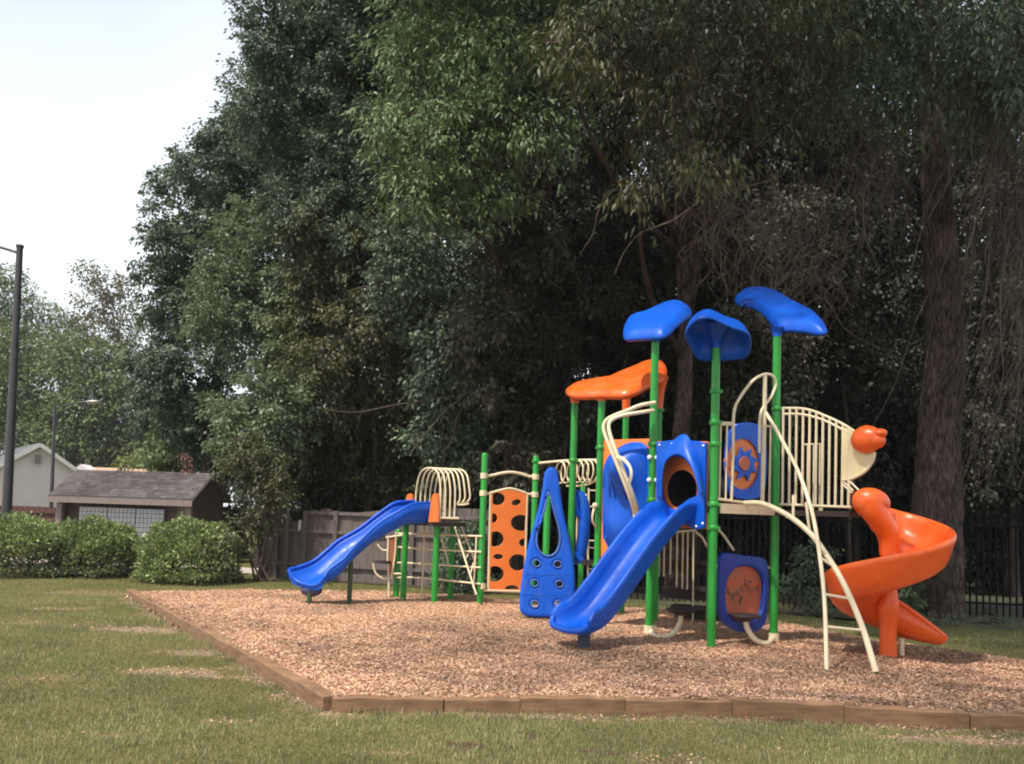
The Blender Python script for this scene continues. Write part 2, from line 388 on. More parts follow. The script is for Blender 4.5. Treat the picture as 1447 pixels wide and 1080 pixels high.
# mulch bed sheet
def mulch_mat(name, chips):
    mt, nt, b = nodes(name); N = nt.nodes; L = nt.links
    tc = N.new('ShaderNodeTexCoord')
    if chips:
        ge = N.new('ShaderNodeNewGeometry'); fac = ge.outputs['Random Per Island']
    else:
        vo = N.new('ShaderNodeTexVoronoi'); vo.inputs['Scale'].default_value = 34
        L.new(tc.outputs['Object'], vo.inputs['Vector']); sx = N.new('ShaderNodeSeparateXYZ'); L.new(vo.outputs['Color'], sx.inputs[0]); fac = sx.outputs['X']
    rp = N.new('ShaderNodeValToRGB'); e = rp.color_ramp.elements
    cols = [(.20, .108, .07), (.37, .21, .13), (.51, .295, .185), (.65, .40, .262), (.80, .56, .40)]
    while len(e) < 5: e.new(.5)
    for i, c in enumerate(cols): e[i].position = (0, .16, .45, .75, 1)[i]; e[i].color = (*c, 1)
    L.new(fac, rp.inputs['Fac'])
    n1 = N.new('ShaderNodeTexNoise'); n1.inputs['Scale'].default_value = .55; n1.inputs['Detail'].default_value = 4
    L.new(tc.outputs['Object'], n1.inputs['Vector'])
    # patches of darker mulch, spread by noise
    a2 = N.new('ShaderNodeMapRange'); a2.inputs['From Min'].default_value = .45; a2.inputs['From Max'].default_value = .65; L.new(n1.outputs['Fac'], a2.inputs['Value'])
    hs = N.new('ShaderNodeHueSaturation'); hs.inputs['Saturation'].default_value = .98; hs.inputs['Value'].default_value = .66
    L.new(rp.outputs[0], hs.inputs['Color'])
    m2 = N.new('ShaderNodeMixRGB'); L.new(a2.outputs[0], m2.inputs[0]); L.new(rp.outputs[0], m2.inputs[1]); L.new(hs.outputs[0], m2.inputs[2])
    L.new(m2.outputs[0], b.inputs['Base Color']); setin(b, 'Roughness', .85); setin(b, 'Specular IOR Level', .2)
    return mt
MUL = mulch_mat('mulch', False); CHIP = mulch_mat('wood_chip', True)
xs = np.arange(-8, 9.5, .1); ys = np.arange(7, 18.8, .1)
X, Y = np.meshgrid(xs, ys, indexing='ij'); Zm = mulch_z(X, Y)
cxm = (X[:-1, :-1] + .05); cym = (Y[:-1, :-1] + .05)
keep = inpoly(cxm, cym, MULCH)
dB = np.full(cxm.shape, 9.)
for a, b in zip(EDGE_B[:-1], EDGE_B[1:]): dB = np.minimum(dB, segdist(cxm, cym, a, b))
keep |= (dB < .3)
dF = segdist(cxm, cym, LA, LB)
for a, b in zip(EDGE_F[:-1], EDGE_F[1:]): dF = np.minimum(dF, segdist(cxm, cym, a, b))
keep &= ~((dF < .16) & ~inpoly(cxm, cym, MULCH))
I = np.arange(X.size).reshape(X.shape)
fc = np.stack([I[:-1, :-1], I[1:, :-1], I[1:, 1:], I[:-1, 1:]], -1)[keep]
me = bpy.data.meshes.new('mulch_bed'); me.from_pydata(np.stack([X, Y, Zm], -1).reshape(-1, 3).tolist(), [], fc.tolist())
bm = bmesh.new(); bm.from_mesh(me); bmesh.ops.delete(bm, geom=[v for v in bm.verts if not v.link_faces], context='VERTS'); bm.to_mesh(me); bm.free()
me.polygons.foreach_set('use_smooth', [True] * len(me.polygons)); me.materials.append(MUL)
tag(link('mulch_bed', me, None, (0, 0, 0)), kind='structure')

# wood chips
def scatter(n, x0, x1, y0, y1, powr):
    u = rng.random(n); # density falls as y^-powr
    k = 1 - powr; y = (y0 ** k + u * (y1 ** k - y0 ** k)) ** (1 / k)
    x = x0 + rng.random(n) * (x1 - x0); return x, y
def chips(x, y, z, smin, smax):
    n = len(x); Ln = smin + rng.random(n) ** 1.6 * (smax - smin); Wd = Ln * (.18 + rng.random(n) * .3)
    a = rng.random(n) * 2 * np.pi; tl = (rng.random(n) - .5) * .9; rl = (rng.random(n) - .5) * .9
    dx = np.stack([np.cos(a) * np.cos(tl), np.sin(a) * np.cos(tl), np.sin(tl)], -1)
    sx = np.stack([-np.sin(a) * np.cos(rl), np.cos(a) * np.cos(rl), np.sin(rl)], -1)
    c = np.stack([x, y, z + .006 + np.abs(np.sin(tl)) * Ln * .35], -1)
    h = np.array([0, 0, 1.]) * (Ln * .12)[:, None]
    L2 = dx * (Ln / 2)[:, None]; W2 = sx * (Wd / 2)[:, None]
    return np.stack([c - L2 - W2 * .6, c + L2 * .8 - W2 + h * .3, c + L2 + W2 * .5, c - L2 * .7 + W2 + h * .3], 1).reshape(-1, 3)
x, y = scatter(760000, -8, 9, 7.2, 18.5, 1.7)
k = inpoly(x, y, MULCH) & (np.abs(x) < y * .64 + .6); x, y = x[k], y[k]
cv = chips(x, y, mulch_z(x, y), .012, .052)
# chips spilled on the grass along the timbers
xo, yo = scatter(150000, -8, 6.5, 6.0, 16, 1.5)
ko = (~inpoly(xo, yo, MULCH)) & (rng.random(len(xo)) < np.clip(bare(xo, yo) * .75, 0, 1)) & (yo < 16)
d0 = segdist(xo, yo, LA, LB)
for a, b in zip(EDGE_F[:-1], EDGE_F[1:]): d0 = np.minimum(d0, segdist(xo, yo, a, b))
ko &= (d0 > .09); 
# dark dirt patches keep few chips
xo, yo = xo[ko], yo[ko]
cv2 = chips(xo, yo, np.full(len(xo), ZL + .008), .010, .036)
tag(npmesh('wood_chips', np.concatenate([cv, cv2]), 4, CHIP), 'loose tan and brown wood chips covering the play area', 'wood chips', kind='stuff')

# grass blades
GRASS = leafmat('grass_blade', [(.15, .165, .06), (.215, .225, .09), (.27, .27, .12), (.40, .345, .20), (.18, .20, .075)], .6, .2, .25)
x, y = scatter(1100000, -13.5, 10, 5.3, 22, 2.0)
k = (np.abs(x) < y * .62 + .7) & ~inpoly(x, y, MULCH)
x, y = x[k], y[k]
d0 = segdist(x, y, LA, LB)
for a, b in zip(EDGE_F[:-1], EDGE_F[1:]): d0 = np.minimum(d0, segdist(x, y, a, b))
dens = np.clip(.35 + vnoise(x, y, 1.3, 2) * .5 + vnoise(x, y, 5, 4) * .5, 0, 1) * (1 - .93 * bare(x, y)) * (1 - .85 * soil(x, y))
k = (d0 > .085) & (rng.random(len(x)) < dens); x, y = x[k], y[k]
n = len(x); h = (1 + 1.1 * np.clip(1 - (d0[k] - .09) / .16, 0, 1)) * (.014 + rng.random(n) ** 3 * .038) * (.6 + .7 * vnoise(x, y, 1.7, 12)); a = rng.random(n) * 6.283; wd = .0035 + rng.random(n) * .004
lean = rng.random(n) * .75; la = rng.random(n) * 6.283
b0 = np.stack([x - np.cos(a) * wd, y - np.sin(a) * wd, np.full(n, ZL - .012)], -1); b1 = np.stack([x + np.cos(a) * wd, y + np.sin(a) * wd, np.full(n, ZL - .012)], -1)
gz = (vnoise(x, y, .8, 9) - .5) * .05 + (vnoise(x, y, 3, 8) - .5) * .02; gz = np.where((np.abs(x) < 12) & (y < 19), gz, 0); b0[:, 2] += gz; b1[:, 2] += gz
tp = np.stack([x + np.cos(la) * lean * h, y + np.sin(la) * lean * h, ZL + h + gz], -1)
tag(npmesh('grass', np.stack([b0, b1, tp], 1).reshape(-1, 3), 3, GRASS), 'short mown grass with dry straw blades', 'grass', kind='stuff')

# timbers round the bed
TIMB = pm('weathered_timber', (.145, .074, .036), .85, .3, 4, .5, 50, stretch=(1, 1, 7), col2=(.30, .168, .088), detail=8)
def timber(a, b, label, wob):
    a, b = Vector(a), Vector(b); d = (b - a).normalized(); mb = MB()
    a = a + d * .004; b = b - d * .004; sd = V(-d.y, d.x, 0); n = 8; jo = random.uniform(-.012, .012); jz = random.uniform(-.012, .010)
    rings = []
    for i in range(n + 1):
        p = a.lerp(b, i / n); o = math.sin(i * 1.7 + wob) * .006
        rings.append([V(p.x, p.y, 0) + sd * (sgx * (.07 + o * .3) + jo) + V(0, 0, zz + o + (jz if zz > 0 else 0)) for sgx, zz in ((-1, -.17), (-1, .02), (1, .02), (1, -.17))])
    mb.loops(rings, smooth=False)
    return tag(mb.build('edging_timber', TIMB, bevel=.008), label, 'timber', 'timbers edging the mulch bed')
lt = [LA.lerp(LB, t) for t in (0, .27, .52, .76, 1)]
for i, lb in enumerate(['farthest edging timber on the left side of the mulch, running toward the clipped bushes', 'second edging timber from the far left corner of the mulch bed',
                        'edging timber beside the scattered chips on the left lawn, just before the corner piece', 'left side edging timber ending at the near corner of the mulch bed']):
    timber(lt[i] + V(0, 0, .0), lt[i + 1], lb, i * 1.3)
fl = ['front edging timber starting at the near left corner of the mulch', 'short front edging timber second from the near left corner', 'front edging timber below the large blue slide exit, third from the left corner',
      'front edging timber centred below the main play tower posts', 'front edging timber below the blue and orange play panel', 'front edging timber below the foot of the cream arched ladder and spiral slide',
      'last front edging timber at the right edge of the picture']
for i in range(7): timber(EDGE_F[i], EDGE_F[i + 1], fl[i], i * .9 + 4)

# ------------------------------------------------------------------ foliage
KMUL, LEAFS = 1.45, .74
def leafset(clumps, leaf, k=30, asp=.52, droop=.35, seed=0, tuft=.17, shell=.55):
    r = np.random.default_rng(seed); out = []; leaf = leaf * LEAFS
    for (c, rx, ry, rz) in clumps:
        rm = (rx * ry * rz) ** (1 / 3)
        nt = max(6, int((rm / .36) ** 2 * 8 * min(1, (.2 / tuft)) ** 1.0)); npl = max(5, int(KMUL * k * (rm / leaf) ** 2 / nt))
        u = r.normal(size=(nt, 3)); u /= np.linalg.norm(u, axis=1)[:, None]
        rad = shell + (1 - shell) * r.random(nt) ** .6 + r.normal(size=nt) * .12
        tc_ = np.array(c) + u * rad[:, None] * np.array([rx, ry, rz])
        n = nt * npl; o = np.repeat(tc_, npl, 0); uu = np.repeat(u, npl, 0)
        tw = tuft * (.5 + 1.0 * r.random(nt)); tw = np.repeat(tw, npl)[:, None]
        # each tuft is a spray: leaves sit along a twig that runs outwards and sags
        ax = uu * .8 + np.repeat(r.normal(size=(nt, 3)) * .45, npl, 0) + np.array([0, 0, -.15]); ax /= np.linalg.norm(ax, axis=1)[:, None]
        t = r.random(n)[:, None]
        of = r.normal(size=(n, 3)) * tw * np.array([.85, .85, .5]) * (1 - .45 * t)
        p = o + ax * (t - .45) * tw * 3.0 + of - np.array([0, 0, 1]) * (t ** 2) * tw * .7
        d = ax * .55 + of / tw * .55 + r.normal(size=(n, 3)) * .35 + np.array([0, 0, -droop]); d /= np.linalg.norm(d, axis=1)[:, None]
        nn = r.normal(size=(n, 3)) * .6 + uu * .4 + np.array([0, 0, .9]); s = np.cross(d, nn); s /= np.linalg.norm(s, axis=1)[:, None] + 1e-9
        Lf = leaf * (.5 + 1.0 * r.random(n))[:, None]; W = Lf * asp * .5 * (.7 + .6 * r.random(n))[:, None]
        nrm = np.cross(s, d)
        out.append(np.stack([p, p + d * Lf * .45 + s * W + nrm * W * .3, p + d * Lf - np.array([0, 0, 1]) * Lf * .12, p + d * Lf * .45 - s * W + nrm * W * .3], 1).reshape(-1, 3))
    return np.concatenate(out)
def bark_tube(mb, P, rf, n=64, amp=.10, seed=0):
    k = len(P); vs = []
    for i, p in enumerate(P):
        r0 = rf(i / (k - 1)); th = np.arange(n) * 2 * np.pi / n; z = p[2]
        rid = np.abs(vnoise(th * 7 / 1.0 + vnoise(th * 2, th * 0 + z, 1.3, seed) * 1.5, th * 0 + z * .9, 1, seed) - .5) * 2
        rid2 = vnoise(th * 16, th * 0 + z * 2.5, 1, seed + 3)
        lump = vnoise(th * 1.2, th * 0 + z * .6, 1, seed + 5)
        w = np.clip(np.minimum(th, 2 * np.pi - th) / .35, 0, 1)
        rr = r0 * (1 + w * (amp * (rid - .5) + amp * .5 * (rid2 - .5)) + .12 * w * (lump - .5))
        for j in range(n): vs.append((p[0] + math.cos(th[j] + 1.2) * rr[j], p[1] + math.sin(th[j] + 1.2) * rr[j], p[2]))
    fs = [(i * n + j, i * n + (j + 1) % n, (i + 1) * n + (j + 1) % n, (i + 1) * n + j) for i in range(k - 1) for j in range(n)]
    mb.add(vs, fs)
def barkmat(name, c1, c2, c3):
    mt, nt, b = nodes(name); N = nt.nodes; L = nt.links
    tc = N.new('ShaderNodeTexCoord'); mp = N.new('ShaderNodeMapping'); mp.inputs['Scale'].default_value = (1, 1, .22); L.new(tc.outputs['Object'], mp.inputs['Vector'])
    n1 = N.new('ShaderNodeTexNoise'); n1.inputs['Scale'].default_value = 24; n1.inputs['Detail'].default_value = 7; n1.inputs['Roughness'].default_value = .65; L.new(mp.outputs[0], n1.inputs['Vector'])
    n2 = N.new('ShaderNodeTexNoise'); n2.inputs['Scale'].default_value = 1.6; n2.inputs['Detail'].default_value = 5; L.new(tc.outputs['Object'], n2.inputs['Vector'])
    rp = N.new('ShaderNodeValToRGB'); e = rp.color_ramp.elements; e.new(.5)
    for i, (c, q) in enumerate(((c1, .36), (c2, .52), (c3, .68))): e[i].color = (*c, 1); e[i].position = q
    L.new(n1.outputs['Fac'], rp.inputs['Fac'])
    r2 = N.new('ShaderNodeValToRGB'); r2.color_ramp.elements[0].color = (.55, .52, .5, 1); r2.color_ramp.elements[1].color = (1.25, 1.2, 1.2, 1); r2.color_ramp.elements[0].position = .35; r2.color_ramp.elements[1].position = .65
    L.new(n2.outputs['Fac'], r2.inputs['Fac'])
    mu = N.new('ShaderNodeMixRGB'); mu.blend_type = 'MULTIPLY'; mu.inputs[0].default_value = 1; L.new(rp.outputs[0], mu.inputs[1]); L.new(r2.outputs[0], mu.inputs[2]); L.new(mu.outputs[0], b.inputs['Base Color'])
    bp = N.new('ShaderNodeBump'); bp.inputs['Strength'].default_value = 1; bp.inputs['Distance'].default_value = .05; L.new(n1.outputs['Fac'], bp.inputs['Height']); L.new(bp.outputs[0], b.inputs['Normal'])
    setin(b, 'Roughness', .95); setin(b, 'Specular IOR Level', .1); return mt
BARK = barkmat('grey_brown_bark', (.026, .019, .017), (.090, .068, .062), (.18, .14, .128))
BARKD = pm('dark_bark', (.030, .023, .019), .9, .3, 4, .7, 30, spec=.1, stretch=(2, 2, .4), col2=(.075, .058, .048))
TWIG = pm('bare_twig', (.11, .085, .068), .9, .25, 6, spec=.1)
VINE = pm('dead_vine', (.075, .058, .048), .9, .35, 3, spec=.1, col2=(.15, .12, .10))
LM = {
 'oak':   leafmat('oak_leaf', [(0.078, 0.126, 0.051), (0.133, 0.196, 0.084), (0.189, 0.247, 0.122), (0.107, 0.157, 0.070)], .55, .22, .32),
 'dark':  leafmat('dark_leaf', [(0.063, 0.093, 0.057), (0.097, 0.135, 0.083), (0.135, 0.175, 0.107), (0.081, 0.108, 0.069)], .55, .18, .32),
 'deep':  leafmat('shade_darkened_leaf', [(0.018, 0.022, 0.013), (0.027, 0.029, 0.017), (0.033, 0.032, 0.021), (0.022, 0.022, 0.015)], .5, .15, .3),  # near-black leaf colour, the wood's deep shade is painted into it
 'bright':leafmat('bright_leaf', [(0.097, 0.132, 0.069), (0.143, 0.189, 0.101), (0.186, 0.224, 0.131), (0.114, 0.150, 0.080)], .45, .3, .4),
 'olive': leafmat('olive_leaf', [(0.062, 0.071, 0.031), (0.092, 0.099, 0.045), (0.115, 0.113, 0.056), (0.068, 0.069, 0.033)], .5, .25, .35),
 'brown': leafmat('brownish_leaf', [(0.057, 0.055, 0.037), (0.083, 0.076, 0.051), (0.107, 0.093, 0.067), (0.046, 0.053, 0.032)], .55, .2, .3),
 'pine':  leafmat('pine_needle', [(0.093, 0.132, 0.056), (0.136, 0.176, 0.077), (0.168, 0.205, 0.093), (0.111, 0.140, 0.063)], .6, .2, .3),
 'far':   leafmat('far_leaf', [(0.111, 0.153, 0.071), (0.156, 0.202, 0.095), (0.208, 0.225, 0.118), (0.128, 0.163, 0.079)], .6, .3, .3),
 'tan':   leafmat('tan_far_leaf', [(.12, .105, .058), (.16, .13, .072), (.13, .12, .06), (.10, .095, .05)], .6, .3, .3),
 'yellow':leafmat('yellow_green_leaf', [(0.137, 0.186, 0.047), (0.195, 0.252, 0.068), (0.251, 0.283, 0.096)], .5, .35, .3),
 'pink':  leafmat('pink_blossom', [(0.198, 0.095, 0.084), (0.282, 0.153, 0.138), (0.176, 0.103, 0.077)], .6, .2, .2),
 'bush':  leafmat('bush_leaf', [(0.131, 0.183, 0.068), (0.210, 0.274, 0.098), (0.341, 0.402, 0.144), (0.167, 0.215, 0.080)], .45, .2, .4),
 'vari':  leafmat('variegated_leaf', [(0.045, 0.061, 0.028), (0.112, 0.119, 0.070), (0.258, 0.238, 0.171), (0.078, 0.085, 0.048), (0.171, 0.165, 0.105)], .5, .2, .4),
}
SEED = [100]
def clumps_px(lst, d, jit=.7, flat=.9):
    out = []
    for t in lst:
        px, py, rp = t[:3]; dd = d + (t[3] if len(t) > 3 else random.uniform(-jit, jit)); c = D(px, py, dd); r = rp * dd / F_PX
        out.append((c, r * random.uniform(.95, 1.15), r * random.uniform(.9, 1.1), r * flat))
    return out
def limb_path(a, b, wob, n=7):
    a, b = Vector(a), Vector(b); o = []
    pr = V(random.uniform(-1, 1), random.uniform(-1, 1), random.uniform(-.2, .6)) * wob
    for i in range(n + 1):
        t = i / n; o.append(a.lerp(b, t) + pr * math.sin(t * math.pi) + V(0, 0, -.25 * wob * math.sin(t * math.pi)))
    return o
def tree(name, cat, label, base, h, tr, clumps, mat, leaf, group=None, k=30, asp=.52, droop=.35, bark=None, trunk_path=None, limbs=True, tuft=.17, extra=None, roots=True, shell=.55):
    base = Vector(base); e = empty(name, base, label, cat, group); SEED[0] += 1
    mb = MB()
    tp = trunk_path or [base + V(math.sin(i * 1.3 + base.x) * .02 * i, math.cos(i * 1.1) * .02 * i, h * i / 8 - (.15 if i == 0 else 0)) for i in range(9)]
    flare = lambda t: tr * (1 + (.55 * math.exp(-t * 26) if roots else 0)) * (1 - .72 * t)
    if tr > .22 and (limbs or tr > .5): bark_tube(mb, crom(tp, 22), flare, 72 if tr > .4 else 48, .13, SEED[0])
    else: mb.tube(crom(tp, 4), flare, 14)
    if limbs:
        for (c, rx, ry, rz) in clumps:
            # leave the trunk below the clump
            zt = max(base.z + h * .22, min(base.z + h * .95, c.z - .45 * math.hypot(c.x - base.x, c.y - base.y)))
            t = min(1, max(0, (zt - base.z) / h)); i = min(len(tp) - 2, int(t * (len(tp) - 1))); f = t * (len(tp) - 1) - i
            a = Vector(tp[i]).lerp(Vector(tp[i + 1]), f); r0 = min(tr * (1 - .72 * t) * .55, .022 * (Vector(c) - a).length + .02)
            mb.tube(limb_path(a, c, .12 * (Vector(c) - a).length), (lambda t, r0=r0: r0 * (1 - .8 * t)), 7)
            for q in range(3):
                q2 = Vector(c) + V(random.uniform(-1, 1) * rx, random.uniform(-1, 1) * ry, random.uniform(-.7, 1) * rz) * .85
                mb.tube(limb_path(c, q2, .1, 4), (lambda t, r0=r0: max(.006, r0 * .3) * (1 - .7 * t)), 5)
    mb.build('trunk', bark or BARKD, e, fix=False)
    lv = leafset(clumps, leaf, k, asp, droop, SEED[0], tuft, shell)
    npmesh('crown', lv, 4, mat, e, base)
    if extra: extra(e)
    return e
def gb(px, d): p = D(px, 800, d); return V(p.x, d, ZL)

exec_forest = True
# --- left edge of the wood
tree('shade_tree', 'tree', 'tall dark blue-green tree forming the left edge of the wood against the sky', gb(290, 29), 12, .32,
     clumps_px([(252, 262, 36), (235, 320, 36), (222, 385, 28), (262, 350, 50), (300, 250, 52), (330, 200, 48), (318, 310, 56), (245, 440, 48), (292, 420, 58), (225, 505, 42), (275, 510, 58), (330, 420, 55), (345, 270, 55), (370, 200, 60), (240, 575, 48), (300, 590, 55), (390, 130, 60, 1)], 28), LM['dark'], .155, k=44)
tree('shade_tree', 'tree', 'tallest tree left of the wood, its crown cut off by the picture top', gb(480, 23.5), 14, .4,
     clumps_px([(378, 20, 40), (375, 85, 38), (368, 145, 40), (420, 70, 60), (430, 150, 68), (400, 215, 52), (480, 40, 75), (500, 130, 80), (470, 230, 72), (545, 210, 75), (560, 70, 85), (420, -60, 65), (500, -120, 110), (600, -60, 110), (620, -200, 140), (480, 320, 66), (545, 330, 70), (420, 300, 60)], 22.5), LM['dark'], .13, k=40)
tree('maple_tree', 'tree', 'lighter green bushy tree halfway up the left edge of the wood', gb(370, 25), 7, .2,
     clumps_px([(350, 330, 48), (318, 378, 50), (390, 370, 55), (345, 420, 52), (400, 440, 52), (430, 395, 45), (300, 450, 40), (365, 490, 50), (420, 500, 48)], 24), LM['bright'], .125, k=38)
tree('maple_tree', 'tree', 'small bright green maple low in front of the dark trees, above the fence end', gb(390, 22), 3.6, .1,
     clumps_px([(365, 555, 40), (330, 585, 36), (400, 560, 40), (345, 625, 40), (395, 610, 42), (430, 590, 34)], 21.5), LM['bright'], .13, k=38)
tree('maple_tree', 'tree', 'low soft green tree between the mail shelter and the dark woodland', gb(262, 30), 4, .12,
     clumps_px([(250, 600, 36), (285, 570, 38), (240, 640, 34), (285, 625, 40), (320, 640, 36), (262, 655, 30), (300, 668, 32)], 30), LM['pine'], .19, k=36)
# --- front oak with pale, well lit leaf sprays
tree('oak_tree', 'tree', 'oak with pale sunlit leaf sprays high in the middle of the wood', gb(720, 20.5), 12, .33,
     clumps_px([(600, 95, 66), (640, 190, 66), (700, 170, 64), (560, 180, 60), (690, 80, 70), (610, 10, 80), (730, 20, 90), (760, 190, 55), (740, 110, 66), (590, 270, 55), (680, 270, 60), (800, 110, 70), (700, -80, 120), (830, -60, 120), (640, -150, 120)], 17.5, flat=.8), LM['oak'], .17, k=30, asp=.34, droop=.6, tuft=.2)
OV = [(V(2.5, 13, 12.8), 1.6, 1.6, 1.2), (V(.8, 11.6, 12.4), 1.5, 1.5, 1.1), (V(4.2, 11.3, 12.4), 1.7, 1.6, 1.2), (V(6, 12.8, 13), 1.8, 1.7, 1.3), (V(2.2, 9.6, 12.6), 1.4, 1.4, 1.1), (V(7.5, 11, 12.8), 1.7, 1.7, 1.2), (V(5.5, 10, 12.8), 1.6, 1.6, 1.1), (V(3.0, 11.2, 13), 1.5, 1.5, 1.1), (V(6.8, 9, 12.7), 1.6, 1.6, 1.1), (V(8.8, 12.5, 13.4), 1.8, 1.8, 1.2), (V(1.5, 10.8, 12.8), 1.3, 1.3, 1.0)]  # overhead leaf clumps out of view, added to shade the back grass
# --- drooping long leaved canopy to the right
tree('hickory_tree', 'tree', 'tree with long drooping leaf sprays overhanging the play tower from top centre', gb(958, 19.5), 13, .24,
     clumps_px([(790, 60, 60), (850, 40, 70), (930, 60, 70), (1010, 30, 80), (870, 120, 58), (1060, 110, 72), (960, 140, 56), (955, 230, 46), (1010, 235, 46), (900, 190, 40), (1120, 60, 85), (1130, 160, 66), (905, 270, 30), (960, -80, 130), (1100, -90, 130), (870, -160, 120)], 15.5, flat=.62), LM['olive'], .2, k=26, asp=.26, droop=.9, tuft=.22, bark=BARK)
tree('shade_tree', 'tree', 'unseen spreading tree added beyond the right border to shade the mulch and back lawn', (5.8, 5.0, ZL), 12, .3,
     [(V(a, b, c), r, r, r * .7) for a, b, c, r in ((-.5, 7.0, 11.2, 1.5), (-2.2, 6.0, 11.0, 1.5), (1.2, 6.2, 11.6, 1.6), (-1.0, 4.6, 11.2, 1.5), (.8, 3.8, 11.5, 1.5), (2.6, 5.2, 11.8, 1.6), (-2.6, 4.3, 10.8, 1.3), (3.2, 7.4, 12, 1.5), (1.0, 8.3, 12, 1.3), (4.6, 5.2, 12.4, 1.6), (-.2, 2.6, 11.2, 1.3), (-4.6, 5.2, 11, 1.5), (-3.9, 7.2, 11.4, 1.4), (-5.6, 6.6, 11.2, 1.2))] + OV + OV + OV, LM['oak'], .2, k=6, tuft=.3)  # tree added out of view for its shade, overhead clumps tripled to deepen it
# --- big vine covered tree at right
btp = [D(1322, 860, 17.2), D(1322, 800, 17.2), D(1324, 700, 17.2), D(1328, 600, 17.2), D(1336, 480, 17.2), D(1330, 360, 17.2), D(1322, 240, 17.2), D(1316, 100, 17.2), D(1310, -60, 17.2), D(1300, -260, 17.2)]
btp[0].z = ZL - .2
def big_extra(e):
    mb = MB(); mb.tube(crom([D(1332, 470, 17.2), D(1352, 400, 17.1), D(1390, 350, 17.0), D(1460, 300, 16.8)], 5), lambda t: .10 * (1 - .6 * t), 9)
    mb.build('fork', BARK, e)
tree('pine_tree', 'tree', 'massive thick grey trunked tree standing behind the orange spiral slide', btp[0] + V(0, 0, .2), 16, .52,
     clumps_px([(1240, 60, 75), (1330, 30, 85), (1420, 60, 85), (1190, 120, 60), (1280, 130, 55), (1400, 140, 66), (1470, 150, 70), (1220, -70, 130), (1400, -80, 140), (1500, 20, 100), (1150, -10, 90)], 15.5, flat=.75), LM['dark'], .19, k=26, asp=.3, droop=.7, bark=BARK, trunk_path=btp, tuft=.22, extra=big_extra, roots=False, limbs=False)
# --- understory, in the shade of the canopy
tree('understory_tree', 'tree', 'brownish drooping tree low at the left front of the wood, over the fence', gb(520, 22.6), 6, .12,
     clumps_px([(440, 330, 44), (470, 400, 50), (520, 350, 50), (430, 440, 38), (500, 470, 55), (450, 520, 48), (560, 440, 55), (540, 530, 55), (590, 370, 50), (470, 590, 46), (610, 470, 50)], 22), LM['olive'], .15, k=32, droop=.7)
tree('understory_tree', 'tree', 'low spreading shrub-like tree leaning over the wooden fence', gb(500, 23), 3.2, .07,
     clumps_px([(455, 625, 40), (500, 640, 44), (550, 620, 45), (470, 675, 34), (520, 680, 36), (570, 670, 42), (600, 610, 46), (430, 650, 34), (610, 690, 40)], 23), LM['olive'], .14, k=34, droop=.6)
tree('understory_tree', 'tree', 'dark grey-green tree behind the hooped tunnel of the small slide', gb(690, 22), 7, .15,
     clumps_px([(660, 380, 60), (720, 440, 60), (640, 530, 60), (700, 550, 60), (760, 490, 55), (660, 640, 60), (720, 650, 60), (780, 590, 55), (740, 360, 55), (800, 420, 50)], 21.5), LM['dark'], .16, k=30, droop=.5)
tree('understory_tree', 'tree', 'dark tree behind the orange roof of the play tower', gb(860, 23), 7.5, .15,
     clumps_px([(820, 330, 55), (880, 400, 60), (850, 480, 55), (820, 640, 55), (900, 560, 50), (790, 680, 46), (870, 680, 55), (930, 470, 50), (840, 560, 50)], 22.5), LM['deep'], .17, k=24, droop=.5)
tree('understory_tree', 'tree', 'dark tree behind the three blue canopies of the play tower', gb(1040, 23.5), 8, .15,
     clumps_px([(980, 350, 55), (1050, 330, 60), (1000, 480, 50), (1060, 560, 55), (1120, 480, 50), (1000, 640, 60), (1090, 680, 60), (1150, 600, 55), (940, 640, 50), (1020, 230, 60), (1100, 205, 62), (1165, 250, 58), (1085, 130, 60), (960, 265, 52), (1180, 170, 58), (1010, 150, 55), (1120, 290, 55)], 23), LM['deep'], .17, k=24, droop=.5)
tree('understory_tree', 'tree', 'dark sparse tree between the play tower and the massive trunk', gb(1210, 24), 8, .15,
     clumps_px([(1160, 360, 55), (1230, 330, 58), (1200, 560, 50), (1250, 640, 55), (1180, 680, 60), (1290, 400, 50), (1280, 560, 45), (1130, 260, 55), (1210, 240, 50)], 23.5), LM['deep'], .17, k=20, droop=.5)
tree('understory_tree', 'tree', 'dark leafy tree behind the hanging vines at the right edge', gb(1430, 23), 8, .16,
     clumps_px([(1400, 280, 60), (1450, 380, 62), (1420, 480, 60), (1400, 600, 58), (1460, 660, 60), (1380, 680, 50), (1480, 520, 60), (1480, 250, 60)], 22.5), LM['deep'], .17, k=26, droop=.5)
# --- back rows of the wood
bk = []
for i, (px, d) in enumerate([(430, 33), (540, 30), (640, 33), (745, 30), (840, 33), (940, 30), (1040, 34), (1150, 31), (1260, 34), (1370, 31), (1490, 33), (1620, 30)]):
    cl = []
    for j in range(30):
        yy = random.uniform(-160, 690); cl.append((px + random.uniform(-78, 78), yy, random.uniform(44, 62), random.uniform(-1.5, 1.5)))
    if px < 500: cl = [c for c in cl if c[1] > 250]
    names = ['behind the left fence run', 'behind the small slide', 'behind the hooped tunnel', 'behind the orange climbing wall', 'behind the ring ladder', 'behind the blue canopy on the left post', 'behind the middle blue canopy', 'behind the right blue canopy', 'left of the massive trunk', 'right of the massive trunk', 'at the right border', 'beyond the right border']
    tree('woodland_tree', 'tree', 'dark background woodland tree deep in the shade ' + names[i], gb(px, d), 14, .25, clumps_px(cl, d), LM['dark' if i < 3 else 'deep'], .27, 'trees deep in the wood', k=21, limbs=False, tuft=.26)
